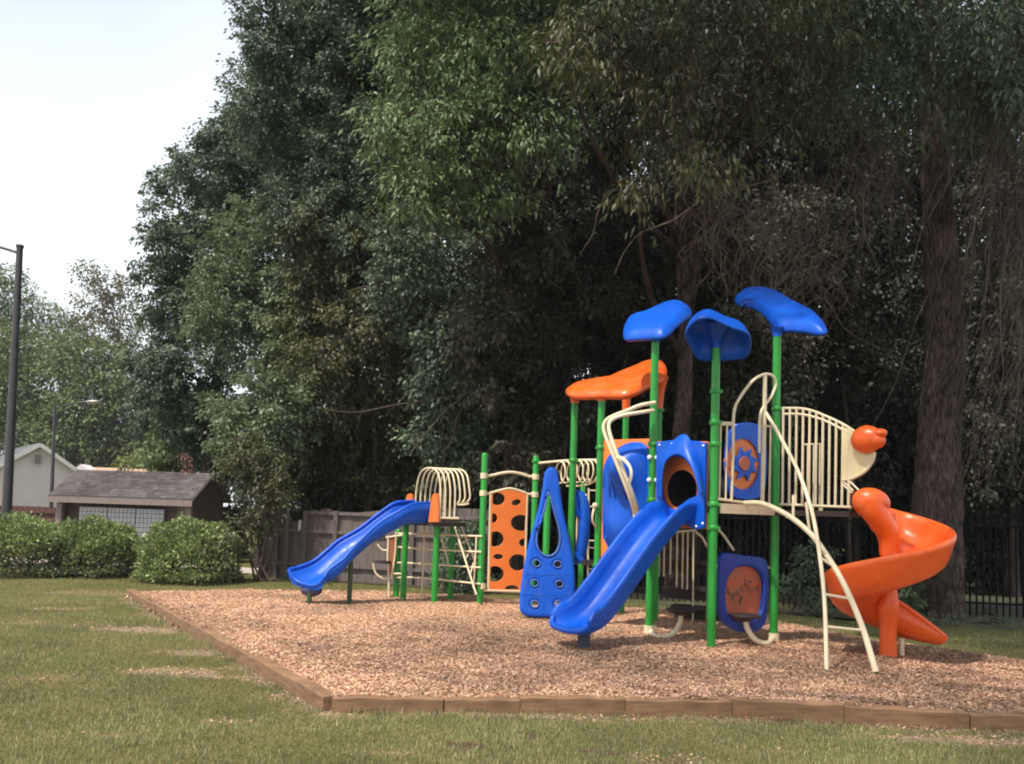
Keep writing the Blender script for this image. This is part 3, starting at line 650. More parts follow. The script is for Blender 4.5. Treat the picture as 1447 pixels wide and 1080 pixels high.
lowl = ['behind the swooping fence boards', 'behind the small blue slide', 'behind the orange climbing wall', 'behind the tall blue climber', 'behind the blue bubble panel', 'behind the round wheel panel', 'behind the bow barrier bars', 'behind the orange spiral slide', 'behind the right stretch of metal fence', 'at the far right edge behind the metal fence']
for i, (px, d) in enumerate([(455, 23.5), (540, 24), (640, 24), (735, 22.5), (840, 24), (945, 23), (1060, 24.5), (1180, 25), (1300, 24), (1430, 24.5)]):
    cl = [(px + random.uniform(-62, 62), random.uniform(560, 850), random.uniform(34, 46), random.uniform(-.8, .8)) for j in range(20)]
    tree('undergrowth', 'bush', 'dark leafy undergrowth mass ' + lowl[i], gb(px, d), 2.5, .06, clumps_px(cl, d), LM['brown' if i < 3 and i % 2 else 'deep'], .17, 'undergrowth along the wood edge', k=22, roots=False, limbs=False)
midl = ['above the hooped tunnel', 'above the climbing wall, dark brownish', 'left of the orange roof', 'between the orange roof and left canopy, high', 'high behind the middle canopy', 'above the right canopy behind the vines', 'high left of the massive trunk']
for i, (px, py, d) in enumerate([(620, 420, 20.3), (720, 470, 19.6), (790, 400, 19.8), (880, 330, 20.5), (985, 380, 20.8), (1090, 400, 21), (1200, 420, 21.5)]):
    cl = [(px + random.uniform(-60, 60), py + random.uniform(-130, 200), random.uniform(32, 50), random.uniform(-.8, .8)) for j in range(13)]
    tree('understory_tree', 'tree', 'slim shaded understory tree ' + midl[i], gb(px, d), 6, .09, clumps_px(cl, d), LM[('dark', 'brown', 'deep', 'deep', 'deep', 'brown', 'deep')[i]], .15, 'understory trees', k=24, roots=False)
for i in range(7):
    px = 560 + i * 165; cl = [(px + random.uniform(-110, 110), random.uniform(-100, 745), random.uniform(60, 80), random.uniform(-2, 2)) for j in range(26)]
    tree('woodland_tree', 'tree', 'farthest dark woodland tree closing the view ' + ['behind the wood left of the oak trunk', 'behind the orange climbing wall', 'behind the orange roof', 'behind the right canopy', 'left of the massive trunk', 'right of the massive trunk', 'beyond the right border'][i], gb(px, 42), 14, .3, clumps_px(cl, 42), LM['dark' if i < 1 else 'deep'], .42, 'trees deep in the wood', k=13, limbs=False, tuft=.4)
for i, (px, lb) in enumerate(((322, 'in the gap between the mail shelter and the brown fence'), (760, 'behind the orange wall'), (900, 'behind the deck stairs'), (1040, 'behind the faded play panel'), (1180, 'behind the arched ladder'), (1320, 'behind the massive trunk'), (1460, 'at the far right, behind the metal fence'))):
    cl = [(px + random.uniform(-80, 80), random.uniform(640, 850), random.uniform(38, 52), random.uniform(-.8, .8)) for j in range(22)]
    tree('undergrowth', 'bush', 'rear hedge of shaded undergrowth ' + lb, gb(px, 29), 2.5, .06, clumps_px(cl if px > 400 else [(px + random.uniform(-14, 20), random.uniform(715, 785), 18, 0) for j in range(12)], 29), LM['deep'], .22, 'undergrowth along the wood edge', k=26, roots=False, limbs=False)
# --- crape myrtle and shrubs by the fence
def myrtle_extra(e):
    mb = MB(); b = WL[e.name]
    for i in range(9):
        a = b + V(random.uniform(-.2, .2), random.uniform(-.15, .15), 0); t = D(random.uniform(325, 415), random.uniform(690, 745), 20.3)
        mb.tube(limb_path(a, t, .15), lambda t: .03 * (1 - .6 * t), 6)
    mb.build('stem', TWIG, e)
tree('crape_myrtle', 'tree', 'brownish green crape myrtle with pink flower tips beside the mail shelter', gb(372, 20.3), 1.8, .05,
     clumps_px([(345, 650, 32), (378, 655, 32), (355, 695, 30), (388, 690, 24), (352, 735, 20), (372, 728, 18)], 20.3), LM['olive'], .1, k=26, extra=lambda e: (myrtle_extra(e),
     npmesh('blossom', leafset(clumps_px([(262, 645, 6), (266, 655, 6), (336, 622, 5), (264, 667, 6)], 20.2, 0), .06, 14, .6, seed=5, tuft=.05), 4, LM['pink'], e, WL[e.name])), roots=False)
tree('shrub', 'shrub', 'dark leafy shrub growing behind the horizontal rails, in front of the fence', gb(655, 19.2), .6, .04,
     clumps_px([(640, 760, 22), (662, 775, 26), (645, 800, 26), (672, 815, 22), (655, 822, 22), (628, 815, 16), (665, 745, 18)], 19.2, .2), LM['dark'], .09, k=30, roots=False)
tree('shrub', 'shrub', 'bright green sapling in the gap left of the orange roof post', gb(772, 20), 2.2, .03,
     clumps_px([(772, 612, 14), (768, 632, 14), (778, 600, 10), (766, 650, 10)], 20, .2), LM['bright'], .1, k=24, roots=False)
tree('shrub', 'shrub', 'dusty pale shrub climbing the dark metal fence behind the spiral slide', gb(1265, 16.8), .8, .03,
     clumps_px([(1270, 830, 24), (1280, 860, 22), (1262, 862, 18), (1290, 800, 16), (1250, 840, 14)], 16.8, .2), LM['oak'], .08, k=16, roots=False, tuft=.1)
tree('shrub', 'shrub', 'small leafy shrub under the main deck, seen between green posts', gb(1120, 16.5), .8, .03,
     clumps_px([(1135, 800, 20), (1150, 780, 18), (1120, 830, 18), (1142, 845, 20), (1165, 840, 14)], 16.6, .2), LM['dark'], .08, k=16, roots=False, tuft=.1)
tree('shrub', 'shrub', 'low weeds at the foot of the dark fence by the right edge', gb(1400, 16.2), .3, .03,
     clumps_px([(1350, 882, 14), (1385, 888, 14), (1420, 886, 16), (1450, 892, 16), (1320, 878, 12)], 16.0, .3, flat=.6), LM['oak'], .07, k=26, roots=False, tuft=.09)

# vines
def vines(name, label, spots, d, n, r, mat, droop, seed):
    rr = random.Random(seed); mb = MB()
    for i in range(n):
        x0, y0, x1, y1 = spots[rr.randrange(len(spots))]
        px = rr.uniform(x0, x1); py = y0 + rr.random() ** 2 * (y1 - y0) * .5; dd = d + rr.uniform(-.8, .8)
        ln = rr.uniform(.35, 1) * (y1 - y0); x2 = px + rr.uniform(-1, 1) * ln * .35; pts = []
        for k in range(7):
            t = k / 6; pts.append(D(px + (x2 - px) * t + rr.uniform(-11, 11) + 16 * math.sin(t * (3 + i % 5) + i), min(py + ln * t, 690), dd + rr.uniform(-.1, .1)))
        ra = r * rr.uniform(.5, 1.5); mb.tube(crom(pts, 3), (lambda t, ra=ra: ra * (1 - .5 * t)), 4, caps=False)
    return tag(mb.build(name, mat, fix=False), label, 'vines')
vines('hanging_vines', 'brown mass of dead vines hanging above the right blue canopy', [(1000, 230, 1090, 420), (1060, 240, 1180, 430), (1080, 330, 1220, 460), (980, 260, 1050, 380)], 16.3, 210, .0065, VINE, 1, 3)
vines('hanging_vines', 'curtain of thin brown vines hanging down the right edge of the picture', [(1400, -40, 1450, 560), (1420, 150, 1480, 700), (1390, 60, 1460, 330), (1350, 20, 1420, 300), (1430, 300, 1490, 690)], 16.0, 270, .0065, VINE, 1, 4)
vines('hanging_vines', 'thin tangled dead vines hanging left of the massive trunk', [(1190, 150, 1290, 330), (1220, 170, 1260, 300), (1150, 200, 1300, 420)], 16.2, 80, .006, VINE, 1, 5)
def branch(pts, d, r, label):
    mb = MB(); P = [D(x, y, d) for x, y in pts]; mb.tube(crom(P, 5), lambda t: r * (1 - .65 * t), 6)
    for k in range(1, len(P) - 1):
        q = P[k] + V(random.uniform(-.5, .5), random.uniform(-.3, .3), random.uniform(-.5, .1)); mb.tube(limb_path(P[k], q, .08, 4), lambda t: r * .5 * (1 - .7 * t), 5)
    tag(mb.build('bare_branch', TWIG, fix=False), label, 'branch', 'bare branches hanging in the wood')
branch([(1232, 255), (1220, 275), (1222, 330), (1235, 365), (1243, 386)], 15.8, .022, 'pale crooked bare branch hanging left of the massive trunk')
branch([(1262, 268), (1258, 310), (1260, 340)], 15.8, .014, 'short straight bare twig hanging just right of the crooked branch')
branch([(1090, 255), (1000, 280), (950, 312), (905, 330), (880, 360), (868, 390)], 15.6, .016, 'long pale bare branch arching above the left blue canopy')
branch([(860, 270), (845, 300), (838, 330), (820, 358)], 16.5, .014, 'slender bare branch hanging in the dark centre of the wood')
branch([(650, 565), (630, 580), (600, 615), (580, 640)], 19.5, .022, 'bare branch drooping behind the hooped tunnel')
branch([(660, 570), (645, 590), (640, 620), (625, 640)], 19.5, .018, 'curved bare branch just right of the one behind the hooped tunnel')
branch([(640, 560), (560, 572), (510, 582), (470, 580), (450, 568)], 19.5, .014, 'long nearly level bare branch above the small slide')
branch([(575, 355), (560, 385), (530, 400), (490, 412)], 19.5, .024, 'pale bare branches in the brownish tree at left')
branch([(1100, 470), (1160, 420), (1200, 470), (1300, 520)], 17.5, .02, 'thin bare branch crossing behind the right blue canopy')

# --- far trees beyond the houses
for (nm, lb, px, d, h, lst, mt) in [
  ('pine_tree', 'broad soft green pine behind the pale house, left of the small lamp', 40, 74, 10, [(30, 500, 46), (60, 545, 50), (10, 560, 46), (40, 610, 48), (15, 640, 44), (75, 600, 46), (5, 500, 40), (-30, 560, 60)], 'pine'),
  ('pine_tree', 'broad soft green pine just right of the small lamp post', 120, 72, 10, [(110, 505, 42), (150, 525, 40), (130, 565, 50), (100, 600, 50), (165, 590, 46), (140, 635, 50), (90, 650, 44), (180, 640, 44)], 'pine'),
  ('pine_tree', 'darker green pine filling the gap beside the wood edge', 200, 75, 10, [(190, 520, 34), (215, 560, 44), (180, 570, 36), (200, 620, 46), (235, 600, 44), (185, 635, 30), (232, 645, 34)], 'far'),
  ('deciduous_tree', 'thin crowned tall tree rising highest above the far pines', 150, 84, 17, [(125, 385, 22), (150, 400, 26), (130, 430, 26), (165, 430, 26), (178, 460, 22), (145, 465, 28), (110, 465, 24), (180, 400, 16), (165, 495, 26), (185, 490, 20), (125, 500, 30)], 'tan'),
  ('deciduous_tree', 'far airy tree above the rooftops, just right of the tall lamp post', 70, 84, 16, [(55, 435, 24), (80, 450, 22), (40, 460, 26), (95, 470, 24), (65, 480, 28), (40, 410, 16), (85, 500, 30)], 'far'),
  ('deciduous_tree', 'far airy tree at the left border, crossed by the tall lamp post', 5, 82, 16, [(15, 390, 20), (0, 420, 28), (20, 440, 26), (-20, 400, 40), (10, 475, 30), (-30, 470, 50)], 'far'),
  ('pine_tree', 'pine beyond the far tan roof, brightest yellow green at its foot', 190, 72, 6, [(165, 628, 22), (195, 628, 24), (222, 630, 20), (145, 632, 20)], 'far')]:
    tree(nm, 'tree', lb, gb(px, d), h, .3, clumps_px(lst, d, 1.5), LM[mt], .42 if mt == 'pine' else .40, k=32 if mt == 'pine' else 17, asp=.5, tuft=.42 if mt == 'pine' else .3, droop=.1 if mt == 'pine' else .3)
tree('shrub', 'shrub', 'yellow green shrub behind the tan roof', gb(195, 66), 2.2, .08, clumps_px([(185, 652, 12), (200, 648, 13), (212, 655, 10), (175, 657, 9)], 66, .5), LM['yellow'], .32, k=18, tuft=.25, roots=False)
for i in range(9):     # distant wood closing the view at the left
    pass

# --- clipped bushes
def bush(label, px0, px1, ytop, ybase, d, mat, stems, seed, patch=None):
    b = gb((px0 + px1) / 2, d); s = F_PX / d; wdt = (px1 - px0) / s / 2; top = D((px0 + px1) / 2, ytop, d).z
    e = empty('clipped_bush', b, label, 'bush', 'clipped bushes by the mail shelter'); zc = ZL + .22; hh = top - zc
    mb = MB()
    for sx in stems:
        q = D(sx, 800, d); mb.tube([V(q.x, d, ZL - .05), V(q.x + .03, d, ZL + .25), V(q.x + .15, d + .1, .6)], lambda t: .085 * (1 - .4 * t), 8)
        for z in range(7): mb.tube(limb_path(V(q.x, d, ZL + .1), V(q.x + random.uniform(-.8, .8), d + random.uniform(-.4, .4), random.uniform(.4, .9)), .1, 4), lambda t: .03 * (1 - .7 * t), 5)
    mb.build('stem', BARKD, e)
    r = np.random.default_rng(seed); n = 26000; u = r.normal(size=(n, 3)); u /= np.linalg.norm(u, axis=1)[:, None]
    u[:, 2] = np.where(u[:, 2] < -.25, -u[:, 2], u[:, 2])
    rad = 1 - .32 * r.random(n) ** 1.8 + .10 * np.sin(u[:, 0] * 9 + seed) * np.sin(u[:, 2] * 8 + u[:, 1] * 5) + r.normal(size=n) * .035 + (r.random(n) < .03) * r.random(n) * .12
    sgn = np.sign(u[:, 0]) * np.abs(u[:, 0]) ** .9
    P = np.stack([b.x + sgn * wdt * rad, d + u[:, 1] * min(1.05, wdt) * rad, zc + .02 + np.where(u[:, 2] > 0, np.abs(u[:, 2]) ** .75 * hh * rad, u[:, 2] * .62)], -1)
    dd = u * .6 + r.normal(size=(n, 3)) * .5 + np.array([0, 0, .3]); dd /= np.linalg.norm(dd, axis=1)[:, None]
    nn = r.normal(size=(n, 3)) + u * .6; s_ = np.cross(dd, nn); s_ /= np.linalg.norm(s_, axis=1)[:, None]
    Lf = (.05 + .06 * r.random(n))[:, None]; W = Lf * .22
    q = np.stack([P, P + dd * Lf * .5 + s_ * W, P + dd * Lf, P + dd * Lf * .5 - s_ * W], 1)
    if patch is None: npmesh('foliage', q.reshape(-1, 3), 4, mat, e, b)
    else:
        pk = patch(P, r); npmesh('foliage', q[~pk].reshape(-1, 3), 4, mat, e, b); npmesh('variegated_foliage', q[pk].reshape(-1, 3), 4, LM['vari'], e, b)
bush('largest clipped bush at the left border with cream variegated leaves on its lower side', -80, 108, 734, 818, 19.8, LM['bush'], (40, 85), 1, lambda P, r: (r.random(len(P)) < np.clip((.75 - P[:, 2]) * 1.6 + .15, 0, .85)))
bush('middle clipped dark green bush with a bare stem showing at its right', 76, 190, 738, 815, 20.3, LM['bush'], (135, 100), 2, lambda P, r: (r.random(len(P)) < np.clip((.6 - P[:, 2]) * 1.1 + .15, .1, .7)))
bush('rightmost clipped dome-shaped bush in front of the mail shelter', 199, 336, 740, 822, 19.7, LM['bush'], (290, 300, 240), 3, lambda P, r: (r.random(len(P)) < np.clip((P[:, 0] - D(300, 800, 19.7).x) * .7 + .15, 0.12, .6)))

# ------------------------------------------------------------------ mail shelter, houses, lamps
SHING = pm('grey_shingle', (.075, .066, .068), .9, .2, 9, .3, 20, stretch=(1, 1, 6), col2=(.12, .105, .105))
KWOOD = pm('brown_shelter_board', (.10, .068, .058), .8, .15, 4, .15, 40, stretch=(1, 1, 12))
KTRIM = pm('taupe_trim', (.20, .16, .145), .7, .08, 5)
KTAN = pm('olive_tan_board', (.19, .16, .10), .8, .1, 5)
MAIL = pm('mailbox_aluminium', (.50, .49, .53), .4, .05, 3, metal=.2)
MAILG = pm('mailbox_gap', (.20, .19, .21), .6, .1, 3)
SIDING = pm('pale_siding', (.66, .585, .56), .8, .04, 2)
WTRIM = pm('white_trim', (.72, .68, .64), .6, .03, 3)
HROOF = pm('slate_grey_roof', (.10, .10, .115), .9, .2, 4, .2, 20)
TANROOF = pm('tan_roof', (.48, .30, .20), .9, .1, 3)
CONC = pm('pale_concrete', (.42, .36, .32), .9, .1, 3, .1, 50)
FENCEW = pm('weathered_fence_board', (.112, .088, .082), .9, .25, 3, .3, 30, stretch=(6, 6, .5), col2=(.18, .145, .136))
REDF = pm('dark_red_fence', (.10, .045, .04), .85, .15, 3)
POLE = pm('dark_bronze_pole', (.045, .040, .045), .45, .15, 6)
LAMPG = pm('pale_lamp_glass', (.6, .55, .5), .3, .05, 5)

# kiosk
kd = 25.5
FL, FR = D(82, 720, kd + .3), D(272, 720, kd - .3)           # front corners
FL.z = FR.z = ZL; ux = (FR - FL).normalized(); uy = V(-ux.y, ux.x, 0); KW = (FR - FL).length; KD = 1.9
ke = Zat((FR.x, FR.y), 707); kr = Zat((FR.x + uy.x * KD / 2, FR.y + uy.y * KD / 2), 671)
kio = empty('mail_shelter', FL + ux * KW / 2, 'brown open fronted mail shelter with grey shingle roof and banks of pale mailboxes', 'shelter')
def kp(a, b, z): return FL + ux * a + uy * b + V(0, 0, z - ZL)
mb = MB(); ov = .28
for s0, s1, nm in ((-ov, KD / 2, 0), (KD + ov, KD / 2, 1)):
    z0 = ke - .02; za = kr
    mb.box((kp(-.12, s0, z0) + kp(KW + .12, s1, za)) / 2, ux * (KW / 2 + .16), (kp(0, s1, za) - kp(0, s0, z0)) / 2, V(0, 0, 1).cross(ux).normalized().cross(ux) * -.03)
rf = mb.build('roof', SHING, kio)
mb = MB(); nrow = 10
for i in range(nrow):
    t0, t1 = i / nrow, (i + 1.08) / nrow; x_ = -.14 - random.random() * .2
    while x_ < KW + .12:
        x2 = min(x_ + random.uniform(.16, .34), KW + .14); xa = max(x_, -.14)
        if x2 - xa > .02:
            h_ = .042 + random.random() * .008; f_ = lambda t, up: (-ov + (KD / 2 + ov) * t, ke - .02 + (kr - ke + .02) * t + up)
            (b0_, z0_), (b1_, z1_) = f_(t0, h_ + .012), f_(min(t1, 1.0), h_)
            mb.loops([[kp(xa + .004, b0_, z0_ - .02), kp(x2 - .004, b0_, z0_ - .02), kp(x2 - .004, b0_, z0_), kp(xa + .004, b0_, z0_)], [kp(xa + .004, b1_, z1_ - .02), kp(x2 - .004, b1_, z1_ - .02), kp(x2 - .004, b1_, z1_), kp(xa + .004, b1_, z1_)]], smooth=False)
        x_ = x2
mb.build('shingles', leafmat('shingle_tab', [(.060, .053, .055), (.085, .075, .076), (.115, .10, .10), (.075, .066, .07)], .9, 0, .1), rf, fix=False)
mb = MB(); mb.bar(kp(-.14, -ov - .012, ke - .1), kp(KW + .14, -ov - .012, ke - .1), .03, .17); mb.build('fascia', KTRIM, kio)
mb = MB(); mb.box(kp(KW / 2, KD - .05, (ke + ZL) / 2), ux * KW / 2, uy * .04, V(0, 0, (ke - ZL) / 2)); mb.build('back_wall', KWOOD, kio)
for a in (.03, KW - .03):
    mb = MB(); P = [kp(a, .05, ZL), kp(a, KD - .1, ZL), kp(a, KD - .1, ke), kp(a, KD / 2, kr - .06), kp(a, .05, ke)]
    mb.loops([[p - ux * .03 for p in P], [p + ux * .03 for p in P]], smooth=False); mb.build('side_wall', KWOOD, kio)
for a in (0.08, KW - .08):
    mb = MB(); mb.box(kp(a, -.02, (ke + ZL) / 2 - .09), ux * .085, uy * .06, V(0, 0, (ke - ZL) / 2 - .1)); mb.build('corner_post', KTRIM, kio)
mb = MB(); mb.box(kp(KW / 2, .35, (ke + ZL) / 2), ux * (KW / 2 - .1), uy * .03, V(0, 0, (ke - ZL) / 2 - .02))
for z in np.arange(.2, ke, .17): mb.bar(kp(.15, .312, z), kp(KW - .15, .312, z), .012, .02)
mb.build('front_wall', KWOOD, kio)
mb = MB(); mb.box(kp(KW - .42, .30, (ke + .3) / 2), ux * .2, uy * .03, V(0, 0, (ke - .3) / 2 - .12)); mb.build('corner_board', KTAN, kio)
for i, (pa, pb) in enumerate(((99, 143), (144, 187), (188, 231))):
    a0 = (D(pa, 730, kd) - FL).dot(ux); a1 = (D(pb, 730, kd) - FL).dot(ux)
    zt = Zat((kp((a0 + a1) / 2, .2, 0).x, kp(0, .2, 0).y), 716.5 + i * 1.5); zb = zt - 1.25
    b = MB(); b.box(kp((a0 + a1) / 2, .235, (zt + zb) / 2), ux * (a1 - a0) / 2 * .985, uy * .04, V(0, 0, (zt - zb) / 2)); bank = b.build('mailbox_bank', MAILG, kio)
    b = MB(); nc, nr = 7, 9
    for c in range(nc):
        for r_ in range(nr):
            x_ = a0 + (a1 - a0) * (c + .5) / nc; z_ = zb + (zt - zb) * (r_ + .5) / nr
            b.box(kp(x_, .188, z_), ux * ((a1 - a0) / nc * .43), uy * .006, V(0, 0, (zt - zb) / nr * .40))
    d_ = b.build('mailbox_doors', MAIL, bank); d_['kind'] = 'stuff'
    b = MB()
    for c in range(nc):
        for r_ in range(nr):
            x_ = a0 + (a1 - a0) * (c + .68) / nc; z_ = zb + (zt - zb) * (r_ + .5) / nr; b.box(kp(x_, .178, z_), ux * .012, uy * .004, V(0, 0, .016))
    d_ = b.build('locks', MAILG, bank); d_['kind'] = 'stuff'
# paths and road
def sheet(name, P, z, mat):
    b = MB(); b.add([V(p[0], p[1], z) for p in P], [tuple(range(len(P)))], False); return tag(b.build(name, mat, origin=(0, 0, 0)), kind='structure')
sheet('path', [(-14.5, 23.2), (-4.8, 22.3), (-4.4, 24.2), (-14.6, 25.3)], ZL + .012, CONC)
sheet('kerb_path', [(-6.6, 20.9), (-5.3, 20.6), (-5.3, 20.75), (-6.6, 21.05)], ZL + .012, CONC)
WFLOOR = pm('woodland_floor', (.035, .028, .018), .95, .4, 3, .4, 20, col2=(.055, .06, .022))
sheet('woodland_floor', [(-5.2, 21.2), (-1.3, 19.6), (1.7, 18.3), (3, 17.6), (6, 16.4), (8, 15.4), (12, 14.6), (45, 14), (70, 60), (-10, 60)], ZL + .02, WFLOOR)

# pale house
def house(label, P0, P1, depth, ze, zr, wall, roof, trim, sid=True):
    P0, P1 = Vector(P0), Vector(P1); a = (P1 - P0).normalized(); n = V(-a.y, a.x, 0); W = (P1 - P0).length
    e = empty('house', (P0 + P1) / 2, label, 'house')
    b = MB(); P = [P0, P1, P1 + V(0, 0, ze - ZL), P0 + a * W / 2 + V(0, 0, zr - ZL), P0 + V(0, 0, ze - ZL)]
    b.loops([P, [p + n * depth for p in P]], smooth=False); wl = b.build('wall', wall, e)
    if sid:
        b = MB()
        for z in np.arange(.3, zr - .2, .22):
            t = 0 if z < ze else (z - ze) / (zr - ze) * W / 2
            b.bar(P0 + a * (t + .03) - n * .012 + V(0, 0, z - ZL), P1 - a * (t + .03) - n * .012 + V(0, 0, z - ZL), .024, .02)
        b.build('siding_board', wall, wl)
    for s in (0, 1):
        q = P0 - a * .35 if s == 0 else P1 + a * .35; ap = P0 + a * W / 2
        sl = (zr - ze) / (W / 2); qz = ze - .35 * sl; sg = 1 if s == 0 else -1
        b = MB(); L0 = [V(q.x, q.y, qz + .05), V(ap.x, ap.y, zr + .05), V(ap.x, ap.y, zr + .2), V(q.x, q.y, qz + .2)]
        b.loops([[p - n * .3 for p in L0], [p + n * (depth + .3) for p in L0]], smooth=False); b.build('roof', roof, e)
        b = MB(); b.bar(V(q.x, q.y, qz + .06) - n * .34, V(ap.x, ap.y, zr + .06) - n * .34, .06, .26); b.build('rake_board', trim, e)
    return e, wl, a, n, W
zp = lambda px, py, d: D(px, py, d).z
e, wl, ha, hn, hw = house('pale grey-pink sided house with a dark gabled roof at the left border', V(D(-8, 700, 58).x, 58, ZL), V(D(106, 700, 61).x, 61, ZL), 9, zp(104, 667, 61), zp(56, 630, 59.5), SIDING, HROOF, WTRIM)
b = MB(); p = V(D(50, 648, 59).x, 59.3, zp(50, 649, 59.3)); b.box(p, ha * .18, hn * .05, V(0, 0, .3)); b.build('gable_vent', KTRIM, e)
# tan roofed house further back
e2 = empty('house', D(165, 690, 66), 'low far house of which only the tan roof and a small white gable show', 'house')
p0, p1 = D(108, 690, 66), D(222, 690, 66); b = MB()
zt, zb = zp(165, 660, 66), zp(165, 671, 66)
b.loops([[V(p0.x, 66, ZL), V(p0.x, 66, zb), V(p0.x, 70, zb), V(p0.x, 70, ZL)], [V(p1.x, 66, ZL), V(p1.x, 66, zb), V(p1.x, 70, zb), V(p1.x, 70, ZL)]], smooth=False); b.build('wall', SIDING, e2)
b = MB(); zq = [(65.6, zb - .1), (68, zt), (70.4, zb - .1)]
b.loops([[V(p0.x, y, z) for y, z in zq], [V(p1.x, y, z) for y, z in zq]], smooth=False); b.build('roof', TANROOF, e2)
g0, gp, g1 = D(100, 667, 65.4), D(114, 656, 65.4), D(130, 667, 65.4)
b = MB(); b.loops([[g0, gp, g1], [g0 + V(0, 1.5, 0), gp + V(0, 1.5, 0), g1 + V(0, 1.5, 0)]], smooth=False); b.build('dormer', WTRIM, e2)
b = MB(); c = D(171, 662, 66.5); b.cyl(c - V(0, 0, .4), c + V(0, 0, .45), .12, 8); b.build('chimney_pipe', POLE, e2)
# dark red fence in front of the house
fe = empty('board_fence', V(D(50, 725, 34).x, 34, ZL), 'dark red-brown board fence below the pale house', 'fence')
b = MB(); x0, x1 = D(-20, 725, 34).x, D(84, 725, 34).x; zt = zp(50, 716, 34)
for i in range(26):
    xa = x0 + (x1 - x0) * (i + .5) / 26; b.box((xa, 34 + (i % 2) * .01, (zt + ZL) / 2), ((x1 - x0) / 52 * .96, 0, 0), (0, .015, 0), (0, 0, (zt - ZL) / 2))
b.build('board_panel', REDF, fe)
b = MB(); b.bar((x0, 33.95, zt - .2), (x1, 33.95, zt - .2), .04, .09); b.build('rail', REDF, fe)

# lamps
def lamp(label, d, pb, pt, rb, rt, arm, head):
    b_ = D(*pb, d); t_ = D(*pt, d); dr = (t_ - b_) / (t_.z - b_.z); b0 = b_ + dr * (ZL - b_.z)
    e = empty('street_lamp', b0, label, 'street lamp', 'street lamps'); m_ = MB()
    m_.tube([b0, b0.lerp(t_, .5), t_], lambda t: rb + (rt - rb) * t, 14); m_.cyl(t_, t_ + V(0, 0, .06), rt * 1.25, 14); m_.cyl(b0, b0 + V(0, 0, .12), rb * 1.6, 14)
    m_.build('pole', POLE, e)
    A = [D(x, y, d + i * 0) for i, (x, y) in enumerate(arm)]
    m_ = MB(); m_.tube(crom(A, 5), rt * .5, 8); ar = m_.build('arm', POLE, e)
    hx = Vector(head[1]); m_ = MB(); c = A[-1] + hx * .32
    m_.ell(c, .38, .16, .09, Matrix((hx, V(-hx.y, hx.x, 0), V(0, 0, 1))).transposed()); m_.build('lamp_head', GREY, e)
    m_ = MB(); m_.ell(c - V(0, 0, .05), .26, .12, .07, Matrix((hx, V(-hx.y, hx.x, 0), V(0, 0, 1))).transposed()); m_.build('lens', LAMPG, e)
lamp('tall dark lamp post close by at the left border, its arm leaving the frame', 21.5, (9, 735), (28, 350), .125, .075, [(28, 358), (12, 353), (-8, 347), (-40, 338)], (0, (-1, 0, .15)))
lamp('small distant lamp post with a pale curved arm reaching right', 44, (72, 722), (78, 576), .11, .07, [(78, 580), (86, 575), (104, 570), (122, 568)], (0, (1, 0, .05)))
# plain pole in front of the trees, by the fence
b = MB(); q = D(481, 720, 22.5); b.tube([V(q.x, 22.5, ZL), D(481, 700, 22.5), D(482, 680, 22.5)], .045, 8); b.cyl(D(482, 681, 22.5), D(482, 679.5, 22.5), .055, 8); tag(b.build('marker_pole', KTRIM), 'slim bare wooden pole rising behind the brown fence', 'pole')

# wooden fence
wf = empty('wooden_fence', V(D(530, 800, 20.5).x, 20.5, ZL), 'weathered grey-brown board fence with swooping tops behind the small slide', 'fence')
FT = [(377, 737), (393, 731), (396, 723), (403, 722), (406, 738), (430, 736), (432, 727), (438, 722), (446, 719), (449, 725), (452, 720), (460, 718.5), (468, 721), (474, 727.5), (500, 725), (540, 721), (570, 718), (600, 717), (640, 718), (690, 720)]
def ftop(px):
    for (a, b) in zip(FT[:-1], FT[1:]):
        if a[0] <= px <= b[0]: return a[1] + (b[1] - a[1]) * (px - a[0]) / (b[0] - a[0])
    return FT[-1][1]
def fdepth(px): return 21.6 + (px - 377) / (690 - 377) * (19.9 - 21.6)
def fpt(px): d = fdepth(px); q = D(px, 770, d); return V(q.x, d, 0)
for nm, xa, xb in (('panel', 377, 405), ('panel', 405.3, 431), ('panel', 431.3, 473.5), ('panel', 473.8, 582), ('panel', 582.3, 690)):
    b = MB(); p0, p1 = fpt(xa), fpt(xb); nb = max(3, int((p1 - p0).length / .14)); dr = (p1 - p0).normalized(); nr = V(-dr.y, dr.x, 0)
    for i in range(nb):
        xs_ = [xa + (xb - xa) * (i + t) / nb for t in (.02, .5, .98)]; off = nr * random.uniform(-.008, .008)
        tops = [Zat(fpt(x_), ftop(x_)) for x_ in xs_]
        ring = [fpt(xs_[0]) + V(0, 0, ZL - .02), fpt(xs_[2]) + V(0, 0, ZL - .02)] + [V(fpt(x_).x, fpt(x_).y, z_) for x_, z_ in zip(xs_[::-1], tops[::-1])]
        b.loops([[p + off for p in ring], [p + off + nr * .022 for p in ring]], smooth=False)
    pn = b.build('panel', FENCEW, wf)
    for zz in (.25, 1.05, 1.5):
        if xb - xa < 30 and zz > 1.2: continue
        b = MB(); b.bar(p0 + V(0, 0, zz) - nr * .035, p1 + V(0, 0, zz) - nr * .035, .05, .08); b.build('rail', FENCEW, pn)
for px, yt in ((391, 728), (406, 733), (431, 722), (473.6, 722), (582, 716)):
    b = MB(); p = fpt(px); zt = Zat(p, yt); b.box(p + V(0, -.05, (zt + ZL) / 2), (.05, 0, 0), (0, .05, 0), (0, 0, (zt - ZL) / 2)); b.build('post', FENCEW, wf)
b = MB(); p = fpt(423); zc = Zat(p, 743); b.box(V(p.x, p.y - .05, zc), (.035, 0, 0), (0, .012, 0), (0, 0, .13)); tag(b.build('thermometer', WTRIM), 'small pale upright plate hung on the brown fence', 'plate')
